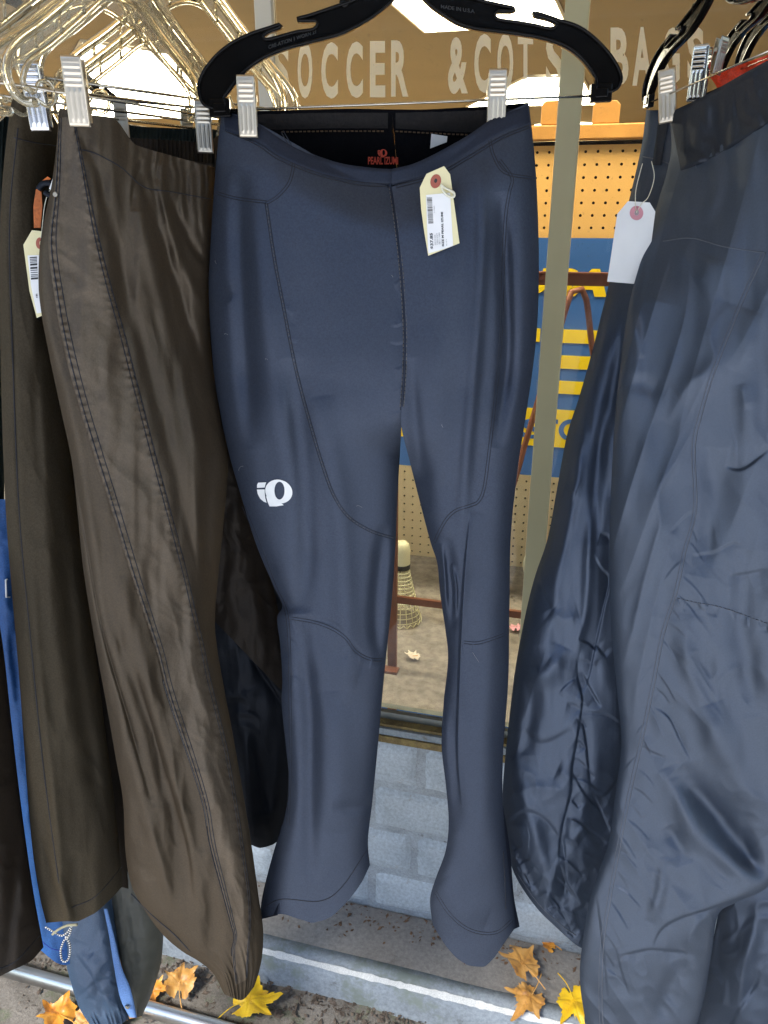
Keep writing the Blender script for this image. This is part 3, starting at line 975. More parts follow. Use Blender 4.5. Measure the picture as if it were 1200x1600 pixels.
cR = Cloth([(612, 292)] + tr_L[2:], tr_R, [(0, TD), (1, TD)], [(0, TD - .012), (1, TD)], thk, 150, 520, 2.3, ('R', HALF),
           top=[(0, 0), (.25, 12), (.5, 8), (.75, -6), (1, 0)], bot=[(0, 0), (.08, 17), (.18, 36), (.32, 54), (.46, 63), (.6, 64), (.72, 52), (.85, 28), (1, 0)], folds=foldsR, fn=tights_fn(4),
           backtop=[(0, -121), (.25, -88), (.5, -58), (.75, -28), (1, 0)])
ti = empty('tights', PD(600, 1480, TD), 'navy stretch running tights hung facing the camera in the middle of the rack', 'trousers')
mb = MB()
for c in (cL, cR):
    mb.add(c.front.reshape(-1, 3), grid_faces(*c.front.shape[:2]))
part(mb, 'front_panel', M_tights, ti)
mb = MB()
for c in (cL, cR):
    mb.add(c.back.reshape(-1, 3), grid_faces(*c.back.shape[:2]))
part(mb, 'lining', M_tights_in, ti)

# seams, all modelled thread
mt = MB()
seam_lines_L = [
    [(416, 318), (428, 400), (443, 480), (463, 580), (487, 670), (505, 730), (522, 775), (545, 808), (580, 830), (619, 842)],
    [(441, 205), (458, 240), (454, 280), (436, 305), (416, 318)],
    [(337, 301), (370, 310), (416, 316)],
    [(380, 790), (405, 850), (428, 912), (447, 955), (452, 1010), (453, 1080), (454, 1180), (450, 1290)],
    [(456, 966), (490, 972), (518, 982), (540, 997), (556, 1018), (578, 1030), (600, 1031)],
]
for l in seam_lines_L:
    seam(cL, mt, l, .0004, off=2.0, lift=.0001); seam(cL, mt, l, .0004, off=-2.0, lift=.0001)
for l in [[(352, 205), (400, 226), (440, 252), (500, 275), (560, 289), (608, 292)], [(352, 205), (400, 222), (440, 247), (500, 271), (560, 284), (608, 287)]]:
    seam(cL, mt, [(x, y) for x, y in l], .0005)
seam_lines_R = [
    [(781, 250), (800, 278), (796, 300), (790, 340), (786, 420), (783, 520), (774, 620), (765, 700), (757, 760), (748, 783), (735, 790), (712, 798), (695, 815), (676, 852)],
    [(764, 215), (772, 245), (790, 270), (836, 279)],
    [(720, 1003), (745, 1005), (770, 998), (792, 990)],
    [(680, 1393), (700, 1425), (725, 1448), (752, 1458), (778, 1456), (800, 1438)],
]
for l in seam_lines_R:
    seam(cR, mt, l, .0004, off=2.0, lift=.0001); seam(cR, mt, l, .0004, off=-2.0, lift=.0001)
seam(cR, mt, [(790, 1420), (789, 1380), (786, 1330)], .0008)
for l in [[(618, 290), (680, 272), (730, 245), (780, 215), (826, 196)]]:
    seam(cR, mt, l, .0005); seam(cR, mt, l, .0005, off=4)
seam(cL, mt, [(409, 1420), (440, 1405), (500, 1408), (535, 1385), (575, 1325)], .0005)
part(mt, 'seam', M_thread, ti)
# overlocked centre seam, raised
mc = MB()
ctr = [(611, 266), (612, 292), (619, 340), (626, 400), (631, 460), (634, 520), (633, 580), (629, 640)]
seam(cL, mc, ctr, .0020, off=1.5, lift=-.0009, sides=6)
part(mc, 'centre_seam', M_band, ti)
mc = MB()
seam(cL, mc, ctr[1:], .00045, off=-1.5, lift=.0015, dash=True)
seam(cL, mc, ctr[1:], .00045, off=4, lift=.0011, dash=True)
seam(cL, mc, seam_lines_L[0], .0003, off=0, lift=.0006, dash=True)
(part(mc, 'stitching', M_threadl, ti))['kind'] = 'stuff'
# waistband
Pf, _ = patch(cL, [(348, 172), (400, 190), (460, 228), (525, 253), (580, 262), (612, 264)], [(352, 205), (400, 224), (440, 249), (500, 273), (560, 286), (612, 290)], 10, 60, .0012)
mw = MB(); add_grid(mw, Pf)
Pf, _ = patch(cR, [(612, 264), (645, 256), (680, 240), (730, 212), (775, 182), (824, 163)], [(612, 290), (645, 282), (680, 270), (730, 243), (780, 213), (828, 194)], 10, 60, .0012)
add_grid(mw, Pf)
part(mw, 'waistband', M_band, ti)
# inner waistband on the far side
mi = MB()
for c, l, r_ in ((cL, [(352, 178), (420, 176), (500, 174), (606, 174)], [(358, 205), (430, 205), (520, 203), (606, 203)]),
                 (cR, [(618, 174), (700, 171), (770, 168), (818, 166)], [(618, 203), (690, 208), (750, 210), (812, 200)])):
    P_, _ = patch(c, l, r_, 6, 40, .002, 'b'); add_grid(mi, P_)
part(mi, 'inner_waistband', plain('black_elastic', (.010, .008, .007), .9, var=.3, nscale=200, bmp=.5, bscale=300), ti)
mi = MB()
seam(cL, mi, [(440, 206), (520, 205), (604, 205)], .0007, side='b', lift=.003, dash=True)
seam(cR, mi, [(618, 205), (690, 209), (740, 211)], .0007, side='b', lift=.003, dash=True)
part(mi, 'inner_stitching', plain('brown_thread', (.10, .06, .03), .8), ti)

# reflective thigh emblem and red print inside the waist
def emblem(place, k=1.0):
    """the maker's mark: a tilted ring with a foot, and three strokes at its left"""
    mb = MB()
    n = 40
    ang = np.linspace(0, 2 * math.pi, n, endpoint=False)
    o = np.stack([408 + 75 * np.cos(ang), 452 + 66 * np.sin(ang) + 6 * np.cos(ang)], 1)
    i = np.stack([412 + 28 * np.cos(ang), 447 + 49 * np.sin(ang)], 1)
    P_ = np.concatenate([place(o), place(i)])
    mb.add(P_, [(a, (a + 1) % n, (a + 1) % n + n, a + n) for a in range(n)])
    foot = np.array([(338, 478), (346, 508), (357, 534), (395, 534), (436, 527), (414, 512), (396, 500), (388, 480)], float)
    foot2 = foot.copy()
    mb.add(place(foot2, .00025), [tuple(range(len(foot)))])
    for pl in ([(294, 403), (339, 401), (334, 413), (330, 430), (288, 432), (288, 416)],
               [(287, 441), (330, 440), (331, 465), (334, 490), (341, 514), (325, 508), (306, 492), (292, 466)]):
        mb.add(place(np.array(pl, float)), [tuple(range(len(pl)))])
    return mb
def thigh(p, e=0):
    x = 320 + p[:, 0] / 3.53; y = 640 + p[:, 1] / 3.53
    return cL.at(x, y, .0011 + e)
part(emblem(thigh), 'emblem', M_white, ti, shade=False)
ml_ = MB()
v, f = text_tris('PEARL iZUMi', .03)
def inner(px, py): 
    return np.where(True, PD(px, py, cL.depth(np.minimum(px, 606), py, 'b') - .0035), 0)
ml_.add(inner(575 + 47 * v[:, 0], 257 - 12 * v[:, 1]), f)
part(ml_, 'lettering', M_red_print, ti, shade=False)
def waistmark(p, e=0):
    x = 590 + (p[:, 0] - 287) / 196 * 15; y = 233 + (p[:, 1] - 384) / 150 * 13
    return inner(x, y)
part(emblem(waistmark), 'emblem', M_red_print, ti, shade=False)
q = np.array([(674, 209), (699, 213), (698, 222), (672, 232)], float)
cp_ = PD(q[:, 0], q[:, 1], cR.depth(q[:, 0], q[:, 1], 'b') - .0045)
cp2 = cp_ + np.array([0, .0006, 0])
part(MB().add(np.vstack([cp_, cp2]), [(0, 1, 2, 3), (7, 6, 5, 4), (0, 4, 5, 1), (1, 5, 6, 2), (2, 6, 7, 3), (3, 7, 4, 0)]), 'care_label', M_cardw, ti, shade=False)
# loose zip flap at the right ankle and lining of the left ankle vent
zf = Cloth([(782, 1250), (788, 1330), (796, 1400), (803, 1452)], [(785, 1252), (797, 1330), (803, 1400), (812, 1448)], [(0, TD + .01), (1, TD + .01)], [(0, TD + .03), (1, TD + .02)], [(0, .006), (1, .006)], 16, 60)
part(zf.mesh(), 'ankle_gusset', M_band, ti)
zf = Cloth([(440, 1290), (425, 1340), (411, 1395), (405, 1437)], [(452, 1290), (448, 1340), (440, 1395), (434, 1430)], [(0, TD + .01), (1, TD + .01)], [(0, TD + .0), (1, TD - .036)], [(0, .004), (1, .004)], 20, 60)
part(zf.mesh(), 'ankle_gusset', M_band, ti)
ml_ = MB(); rs = np.random.RandomState(3)
for (x, y, L_, a_) in ((560, 790, 9, .2), (742, 1025, 18, 1.0), (375, 730, 10, -.8), (690, 664, 4, 1.2), (352, 521, 5, .1), (336, 408, 5, 1.3), (415, 560, 3, 0), (612, 430, 3, 1)):
    t_ = np.linspace(-.5, .5, 7)
    xx = x + L_ * t_ * math.cos(a_) + 6 * t_ ** 2; yy = y + L_ * t_ * math.sin(a_) + 8 * t_ ** 2
    c = cL if x < 620 else cR
    ml_.tube(c.at(xx, yy, .0010), .00020, 4)
(part(ml_, 'lint', plain('grey_lint', (.22, .22, .22), .8), ti))['kind'] = 'stuff'

# ---------------------------------------------------------------- brown track trousers (left of the tights)
def crinkle(scale, amp, seed, mask=None, ax=1.0, ay=1.0, rot=0.):
    def f(X, Y, S, T):
        c_, s_ = math.cos(rot), math.sin(rot)
        x = (X * c_ + Y * s_) / (scale * ax); y = (-X * s_ + Y * c_) / (scale * ay)
        wx_ = x + .5 * vnoise(x * .7 + 9, y * .7, seed + 50); wy_ = y + .5 * vnoise(x * .7, y * .7 + 5, seed + 60)
        d = amp * ridged(wx_, wy_, seed, 2)
        return d * (mask(X, Y, S, T) if mask is not None else 1)
    return f
def mixf(*fs):
    return lambda X, Y, S, T: sum(f(X, Y, S, T) for f in fs)
def swell(a, sx, sy, seed):
    return lambda X, Y, S, T: a * fbm(X / sx, Y / sy, seed, 3)

ts = empty('track_trousers', PD(330, 1560, .76), 'brown nylon track trousers with wide coated side stripe, beside the navy tights', 'trousers', 'brown trousers at the left')
foldsB = [
    ([(150, 230), (190, 420), (250, 640), (300, 850), (330, 1000)], 12, -5, 'r'),
    ([(200, 250), (240, 420), (290, 620), (325, 800)], 12, 5, 'r'),
    ([(215, 262), (255, 380), (300, 520), (330, 620)], 9, -6, 'r'),
    ([(245, 280), (280, 400), (325, 500)], 9, 5, 'r'),
    ([(262, 300), (300, 380), (328, 420)], 7, -5, 'r'),
    ([(208, 330), (210, 290), (222, 250)], 9, -4, 'C'),
    ([(120, 200), (150, 260), (165, 330)], 8, -3, 'r'),
    ([(256, 240), (254, 300), (272, 380)], 6, 3, 'r'), ([(288, 245), (290, 300), (300, 370)], 6, -3, 'r'), ([(316, 250), (314, 320), (322, 380)], 5, 3, 'r'),
    ([(238, 235), (240, 290), (256, 350)], 6, -3, 'r'),
    ([(62, 470), (90, 560), (110, 640), (135, 780), (165, 960)], 10, 6, 'r'),
    ([(75, 560), (108, 700), (135, 840), (160, 980), (200, 1120), (240, 1260)], 9, -7, 'd'),
    ([(165, 800), (162, 900), (190, 1010), (230, 1120), (260, 1240), (300, 1400)], 11, -6, 'r'),
    ([(190, 900), (230, 1060), (262, 1180), (300, 1330), (320, 1480)], 12, 6, 'r'),
    ([(212, 1050), (250, 1180), (290, 1320), (300, 1400)], 8, -6, 'c'),
    ([(180, 1100), (220, 1240), (260, 1380), (290, 1440)], 10, 5, 'r'),
    ([(205, 1395), (235, 1425), (270, 1455), (298, 1484)], 3.5, -5, 'c'),
    ([(310, 1160), (340, 1260), (372, 1380), (384, 1500)], 12, 4, 'r'),
    ([(352, 1160), (376, 1290), (398, 1420), (395, 1500)], 8, -4, 'r'),
    ([(225, 880), (236, 930), (240, 1010)], 8, -3, 'r'), ([(150, 1250), (200, 1330), (240, 1380)], 12, -4, 'r'),
    ([(335, 620), (330, 720), (320, 850), (330, 960)], 12, -4, 'r'), ([(300, 700), (310, 830), (320, 950)], 8, 3, 'r'),
]
def hemgather(x0, y0, r, amp, n, seed):
    """elastic gathers near a hem point"""
    def f(X, Y, S, T):
        m = np.clip((T - .93) / .05, 0, 1)
        return amp * m * np.sin(S * n * 2 * math.pi + 2.2 * vnoise(S * 9, T * 3, seed)) * (.6 + .4 * vnoise(S * 14, T * 5, seed + 1))
    return f
cB = Cloth([(92, 168), (88, 230), (80, 290), (64, 370), (60, 430), (63, 480), (78, 560), (95, 640), (112, 720), (121, 800), (129, 880), (141, 960), (155, 1040), (168, 1110), (180, 1180),
            (192, 1250), (196, 1330), (206, 1385), (230, 1428), (256, 1462), (284, 1486), (312, 1503), (334, 1522), (350, 1553)],
           [(336, 262), (336, 330), (332, 400), (328, 480), (331, 560), (345, 640), (356, 720), (351, 800), (343, 880), (336, 960), (339, 1010), (351, 1080), (366, 1160), (380, 1240),
            (393, 1320), (404, 1400), (411, 1450), (410, 1490), (405, 1517), (397, 1542)],
           [(0, .74), (.3, .74), (1, .80)], [(0, .88), (.3, .86), (1, .80)], [(0, .035), (.15, .055), (.5, .06), (.8, .055), (1, .02)], 190, 640, 2.4,
           top=[(0, 0), (.15, -4), (.35, -16), (.5, 12), (.7, 8), (.85, 4), (1, 0)], bot=[(0, 0), (.3, 10), (.6, 16), (1, 0)], folds=foldsB,
           fn=mixf(swell(.005, 55, 330, 21), crinkle(60, .0016, 31, lambda X, Y, S, T: .25 + .75 * np.clip((Y - 700) / 500, 0, 1), .8, 2.2, -.25),
                   crinkle(24, .0006, 35, lambda X, Y, S, T: .3 + .7 * np.clip((Y - 1000) / 300, 0, 1), 1, 1.6, -.4), hemgather(0, 0, 0, .0022, 11, 5),
                   lambda X, Y, S, T: .0020 * np.sin(S * 95 + 2.5 * vnoise(S * 12, T * 40, 15)) * np.clip((S - .35) * 3, 0, 1) * np.clip(1 - T * 14, 0, 1) * (.6 + .6 * vnoise(S * 20, T * 20, 16))),
           backtop=[(0, 0), (.2, 20), (.4, 40), (.6, 30), (.85, 4), (1, -6)])
part(cB.mesh(), 'fabric', M_brown, ts)
# side stripe
sl_ = [(84, 300), (75, 380), (84, 460), (98, 540), (118, 620), (142, 700), (166, 775), (186, 840), (206, 905), (226, 965), (244, 1020), (258, 1075), (276, 1130), (300, 1200), (318, 1260), (328, 1320), (345, 1385), (360, 1440), (366, 1465), (362, 1490), (368, 1540)]
sr_ = [(116, 182), (130, 250), (142, 310), (158, 380), (176, 450), (196, 520), (214, 590), (232, 660), (250, 730), (266, 790), (282, 850), (296, 905), (308, 960), (320, 1010), (330, 1060), (342, 1110), (356, 1170), (370, 1250), (382, 1330), (392, 1420), (386, 1530)]
def stripe_fn(X, Y, A, Tt):
    puck = .0015 * np.sin(Tt * 620 + 3 * vnoise(Tt * 40, A * 3, 3)) * (np.exp(-(A / .12) ** 2) + np.exp(-((1 - A) / .12) ** 2))
    c_, s_ = math.cos(-.9), math.sin(-.9)
    x = X * c_ + Y * s_; y = -X * s_ + Y * c_
    return puck + .0013 * fbm(x / 40, y / 90, 41, 2) + .0006 * ridged(x / 40 + 3, y / 90, 44, 2)
Pf, stXY = patch(cB, [(92, 184)] + sl_, sr_, 46, 620, .0034, fn=stripe_fn)
part(add_grid(MB(), Pf), 'side_stripe', M_stripe, ts)
mb = MB()
kd_x, kd_y = stXY
def on_stripe(off, i0=0, i1=None, step=2, r=.0005, lift=.0008):
    j = int(off * 45)
    p = Pf[i0:i1:step, j]
    d = -(p - np.array([0, 0, CAMZ])); d /= np.linalg.norm(d, axis=1)[:, None]
    mb.tube(p + d * lift * .4, r, 4)
on_stripe(.07, r=.0006); on_stripe(.93, r=.0006); on_stripe(.17, r=.0005); on_stripe(.985, r=.0007)
part(mb, 'seam', M_thread, ts)
mb = MB()
j = 0
p = Pf[400:600:2, 0]; d = (np.array([0, 0, CAMZ]) - p); d /= np.linalg.norm(d, axis=1)[:, None]
mb.tube(p + d * .0012, .0011, 5)
part(mb, 'zip', M_black, ts)
mb = MB(); mb.tube(p[:54] + d[:54] * .0024, .0004, 4)
part(mb, 'zip_piping', M_threadl, ts)
# waist casing line and back elastic
mb = MB()
seam(cB, mb, [(90, 225), (120, 232), (150, 240), (190, 262), (225, 292), (270, 300), (334, 312)], .0005)
seam(cB, mb, [(205, 1397), (240, 1432), (270, 1458), (297, 1486)], .0009)
(part(mb, 'hem_seam', M_thread, ts))['kind'] = 'stuff'

# ---------------------------------------------------------------- olive trousers (further left)
to = empty('cargo_trousers', PD(90, 1450, .80), 'olive brown cotton trousers with a beaded drawcord at the hem, leftmost full length pair', 'trousers', 'brown trousers at the left')
foldsA = [
    ([(28, 180), (14, 350), (22, 560), (30, 800), (48, 1000), (70, 1200), (95, 1350)], 3.5, -2.5, 'r'),
    ([(60, 250), (50, 400), (60, 560), (72, 800), (90, 1000), (120, 1250)], 14, 6, 'r'),
    ([(82, 430), (66, 500), (58, 640), (70, 800)], 10, -5, 'r'),
    ([(95, 800), (112, 980), (135, 1150), (165, 1300)], 12, -7, 'r'),
    ([(50, 900), (62, 1050), (84, 1250), (100, 1400)], 8, 4, 'r'),
    ([(60, 1300), (90, 1400), (100, 1440)], 9, -6, 'c'), ([(85, 1360), (100, 1400), (112, 1440)], 8, 5, 'r'), ([(120, 1330), (112, 1400), (118, 1436)], 8, -4, 'r'),
    ([(70, 1240), (76, 1330), (80, 1420)], 9, -5, 'r'),
]
cA = Cloth([(19, 152), (12, 200), (4, 280), (0, 360), (0, 500), (3, 650), (9, 800), (18, 920), (30, 1060), (40, 1200), (50, 1320), (61, 1395), (72, 1442)],
           [(96, 205), (84, 290), (78, 380), (80, 460), (92, 560), (104, 650), (116, 760), (128, 860), (140, 950), (152, 1040), (163, 1130), (175, 1220), (184, 1300), (192, 1384)],
           [(0, .80), (1, .80)], [(0, .84), (1, .86)], [(0, .03), (.3, .05), (1, .045)], 90, 420, 2.2,
           top=[(0, 0), (.4, -30), (.6, -28), (1, 0)], bot=[(0, 0), (.25, 12), (.45, 22), (.6, 22), (.8, 14), (1, 0)], folds=foldsA,
           fn=mixf(swell(.005, 60, 420, 51), crinkle(40, .0009, 52, None, 1, 2, -.2)))
part(cA.mesh(), 'fabric', M_olive, to)
mb = MB()
seam(cA, mb, [(28, 200), (15, 350), (20, 560), (30, 800), (48, 1000), (68, 1200), (92, 1380)], .0006)
seam(cA, mb, [(90, 480), (84, 455), (60, 500), (20, 520)][0:3], .0006)
seam(cA, mb, [(112, 1418), (150, 1400), (190, 1355)], .0005)
seam(cA, mb, [(22, 215), (50, 222), (90, 228)], .0005)
part(mb, 'seam', M_thread, to)
rl = Cloth([(60, 260), (58, 500), (70, 800), (90, 1050), (110, 1250), (130, 1370)], [(120, 260), (135, 500), (165, 800), (190, 1000), (212, 1200), (205, 1390)],
           [(0, .90), (1, .90)], [(0, .93), (1, .92)], [(0, .03), (1, .03)], 50, 160, fn=swell(.004, 40, 200, 55))
part(rl.mesh(), 'rear_leg', M_dark, to)  # darker cloth than the front leg: shade of the gap put into colour
# beaded cord and toggle
mb = MB()
cord = smooth([(72, 1449), (84, 1456), (96, 1462), (106, 1456), (112, 1446), (108, 1462), (100, 1470), (95, 1485), (97, 1500), (104, 1502), (109, 1492), (109, 1475), (103, 1464)], 46)
cp_ = PD(cord[:, 0], cord[:, 1], .745)
M_cord = plain('white_cord_fleck', (.62, .60, .54), .7, var=.1)
mb.tube(cp_, .0008, 6)
tgl = smooth([(82, 1460), (92, 1452), (106, 1446), (121, 1445)], 14)
part(mb, 'drawcord', M_black, to)
bead = MB()
for k in range(0, 46, 1):
    c = cp_[k]; r = .0016
    a = np.linspace(0, 2 * math.pi, 6, endpoint=False)
    v = [c + np.array([0, 0, r]), c - np.array([0, 0, r])] + [c + r * np.array([math.cos(q), math.sin(q), 0]) for q in a]
    bead.add(v, [(0, 2 + i, 2 + (i + 1) % 6) for i in range(6)] + [(1, 2 + (i + 1) % 6, 2 + i) for i in range(6)])
o = part(bead, 'cord_beads', M_cord, to); o['kind'] = 'stuff'
part(MB().tube(PD(tgl[:, 0], tgl[:, 1], .742), .0016, 8), 'toggle', plain('khaki_cord', (.28, .26, .16), .7), to)

# ---------------------------------------------------------------- other pairs at the left
def simple_pants(name, label, base, mat, L, Rr, DL, DR, T, folds=(), fn=None, ns=50, nt=220, p=2.2, grp=None, **kw):
    t_ = empty(name, base, label, 'trousers', grp)
    c = Cloth(L, Rr, DL, DR, T, ns, nt, p, folds=folds, fn=fn, **kw)
    part(c.mesh(), 'fabric', mat, t_)
    return c, t_
cC, tC = simple_pants('black_trousers', 'black brown trousers cut off by the left edge of the photo, hanging low', PD(20, 1540, .74), M_dark,
    [(-70, 880), (-80, 1000), (-90, 1150), (-90, 1300), (-85, 1450), (-75, 1565)], [(-8, 930), (6, 1020), (18, 1130), (32, 1250), (50, 1380), (68, 1480)],
    [(0, .78), (1, .74)], [(0, .84), (1, .80)], [(0, .04), (1, .05)], [([(0, 1000), (-10, 1200), (5, 1420)], 14, 5, 'r'), ([(30, 1280), (20, 1400), (10, 1530)], 10, -5, 'r')],
    mixf(swell(.004, 50, 200, 61), crinkle(40, .001, 62)), bot=[(0, 0), (.6, 6), (.85, 10), (1, 0)])
mb = MB(); seam(cC, mb, [(-30, 1520), (20, 1505), (62, 1462)], .0006); part(mb, 'seam', M_thread, tC)
cBl, tBl = simple_pants('blue_trousers', 'royal blue trousers showing as a narrow strip at the left edge', PD(60, 1490, .90), M_blue,
    [(-60, 780), (-50, 900), (-20, 1000), (0, 1100), (15, 1200), (30, 1320), (45, 1420), (60, 1482)], [(30, 780), (50, 900), (70, 1000), (90, 1100), (105, 1200), (120, 1320), (130, 1420), (130, 1500)],
    [(0, .95), (1, .90)], [(0, .95), (1, .93)], [(0, .04), (1, .03)], [([(10, 950), (25, 1080), (40, 1250)], 9, -7, 'r'), ([(5, 850), (12, 1000), (30, 1150), (60, 1400)], 8, 5, 'r')],
    mixf(swell(.005, 40, 160, 63), crinkle(36, .0012, 64)), bot=[(0, 0), (.5, 16), (1, 0)])
mb = MB(); seam(cBl, mb, [(62, 1468), (80, 1482), (100, 1486)], .0006); part(mb, 'seam', plain('deep_blue_hem', (.03, .05, .35), .7), tBl)
mb = MB(); mb.tube(cBl.at(np.array([12, 9, 10, 16.]), np.array([905, 906, 933, 933.]), .002), .0012, 5); part(mb, 'reflective_mark', M_white, tBl)
# upper part of the blue-black pair at the far left edge
cN, tN = simple_pants('navy_trousers', 'dark navy gathered waist trousers at the far left edge behind the olive pair', PD(-20, 1100, .92), M_green,
    [(-60, 175), (-70, 400), (-80, 700), (-80, 1100)], [(20, 168), (14, 300), (8, 600), (6, 900)], [(0, .95), (1, .95)], [(0, .95), (1, .95)], [(0, .03), (1, .04)],
    fn=lambda X, Y, S, T: .004 * np.sin(S * 60 + 3 * vnoise(S * 7, T * 3, 4)) * np.clip(1 - T * 3, .3, 1), ns=70)
# slate/olive pair whose hem hangs behind
foldsD = [([(150, 1330), (180, 1430), (205, 1520), (210, 1590)], 7, -6, 'r'), ([(110, 1480), (150, 1540), (170, 1590)], 9, -4, 'c'), ([(150, 1490), (140, 1560)], 9, 4, 'r'), ([(120, 1560), (160, 1530), (190, 1540)], 5, -3, 'c')]
cD, tD = simple_pants('snap_trousers', 'slate blue nylon trousers with a light blue vent and a snap at the hem', PD(180, 1590, .92), M_slate,
    [(60, 1150), (72, 1250), (82, 1350), (92, 1450), (104, 1510), (122, 1570), (142, 1604)], [(150, 1150), (160, 1250), (170, 1350), (180, 1440), (190, 1520), (196, 1560), (202, 1592)],
    [(0, .92), (1, .90)], [(0, .92), (1, .92)], [(0, .04), (1, .025)], foldsD, mixf(swell(.004, 50, 90, 71), crinkle(34, .0016, 72, None, 1, 1.3, .5), hemgather(0, 0, 0, .002, 9, 6)), bot=[(0, 0), (.5, 10), (1, 0)], ns=70)
c2 = Cloth([(155, 1250), (165, 1330), (172, 1400), (180, 1460), (192, 1520), (205, 1570), (212, 1590)], [(240, 1250), (244, 1330), (248, 1400), (255, 1450), (252, 1500), (240, 1545), (222, 1588)],
           [(0, .93), (1, .93)], [(0, .95), (1, .96)], [(0, .04), (1, .03)], 60, 160, folds=[([(190, 1400), (205, 1470), (215, 1540)], 8, -4, 'r')], fn=mixf(swell(.004, 40, 90, 73), crinkle(30, .0014, 74)))
part(c2.mesh(), 'rear_panel', M_olive if False else plain('dark_olive_nylon', (.035, .037, .028), .55, var=.2, bmp=.2, bscale=60), tD)
c3 = Cloth([(162, 1420), (170, 1460), (178, 1510), (188, 1560), (203, 1590)], [(168, 1420), (178, 1460), (190, 1510), (204, 1545), (214, 1590)], [(0, .885), (1, .885)], [(0, .885), (1, .885)], [(0, .004), (1, .006)], 14, 60)
part(c3.mesh(), 'vent_lining', M_sky, tD)
sn = MB(); c_ = PD(199, 1573, .876); a = np.linspace(0, 2 * math.pi, 14, endpoint=False)
sn.tube(np.array([c_ + np.array([0, .001, 0]), c_ - np.array([0, .0016, 0])]), [.0042, .0036], 14)
part(sn, 'snap', M_chrome, tD, shade=False)
# dark pair between the brown trousers and the tights
foldsE = [([(345, 960), (380, 1010), (420, 1070), (445, 1110)], 7, -7, 'c'), ([(400, 800), (395, 900), (420, 1000)], 14, 7, 'r'), ([(370, 760), (365, 900), (345, 960)], 12, -6, 'r'), ([(400, 1150), (410, 1220), (425, 1300)], 9, -6, 'r'), ([(370, 1100), (385, 1200), (395, 1300)], 14, 5, 'r')]
cE, tE = simple_pants('dark_trousers', 'black trousers mostly hidden between the brown track pair and the navy tights', PD(400, 1320, .98), M_black,
    [(300, 640), (300, 800), (310, 950), (325, 1080), (345, 1200), (370, 1290), (388, 1318)], [(400, 640), (450, 800), (465, 950), (475, 1080), (480, 1180), (470, 1270), (440, 1310)],
    [(0, .95), (1, .96)], [(0, 1.0), (1, 1.0)], [(0, .05), (1, .04)], foldsE, mixf(swell(.006, 60, 160, 81), crinkle(44, .0016, 82)), bot=[(0, 0), (.4, 10), (.7, 8), (1, 0)], ns=80)
cE2, tE2 = simple_pants('dark_brown_trousers', 'dark brown trouser leg showing in the gap left of the tights knee', PD(360, 1010, .93), M_dark,
    [(300, 420), (310, 600), (320, 760), (325, 860), (330, 940), (333, 968)], [(370, 420), (385, 600), (398, 760), (420, 880), (446, 1010), (460, 1100)],
    [(0, .93), (1, .91)], [(0, .97), (1, .94)], [(0, .04), (1, .02)], [([(370, 780), (372, 860), (352, 940)], 10, 5, 'r'), ([(395, 800), (405, 900), (430, 1010)], 10, -5, 'r')],
    mixf(swell(.005, 50, 140, 83), crinkle(44, .0014, 84)), ns=60)

# gathered waistbands behind the brown pair
def gathers(n, amp, seed):
    return lambda X, Y, S, T: amp * np.sin(S * n * 6.283 + 1.6 * vnoise(S * n * .3, T * 2, seed)) * (.55 + .45 * vnoise(S * 12, T * 1.5, seed + 2)) * np.clip(1.25 - T, .2, 1)
def waist(name, label, mat, L, Rr, DL, DR, n, seed, amp=.0025):
    t_ = empty(name, PD((L[-1][0] + Rr[-1][0]) / 2, (L[-1][1] + Rr[-1][1]) / 2, (DL + DR) / 2), label, 'trousers', None)
    c = Cloth(L, Rr, [(0, DL), (1, DL)], [(0, DR), (1, DR)], [(0, .012), (.2, .03), (1, .04)], 200, 120, 3, fn=gathers(n, amp, seed), top=[(0, 0), (1, 0)])
    part(c.mesh(), 'fabric', mat, t_)
    return c, t_
waist('green_trousers', 'dark green trousers with a gathered elastic waist behind the brown pair', M_green, [(176, 196), (170, 330), (200, 600)], [(372, 205), (372, 330), (380, 600)], .93, 1.04, 34, 5)
waist('black_elastic_trousers', 'black trousers with a gathered elastic waist nearest behind the brown pair', M_dark, [(186, 214), (190, 330), (220, 600)], [(372, 226), (372, 340), (370, 600)], .87, .93, 26, 8, .003)
cw, _t = waist('brown_elastic_trousers', 'dark brown trousers with a ribbed elastic waist sloping beside the tights', M_brown, [(262, 262), (275, 300), (290, 340)], [(366, 196), (366, 280), (366, 340)], .93, .915, 16, 9, .002)

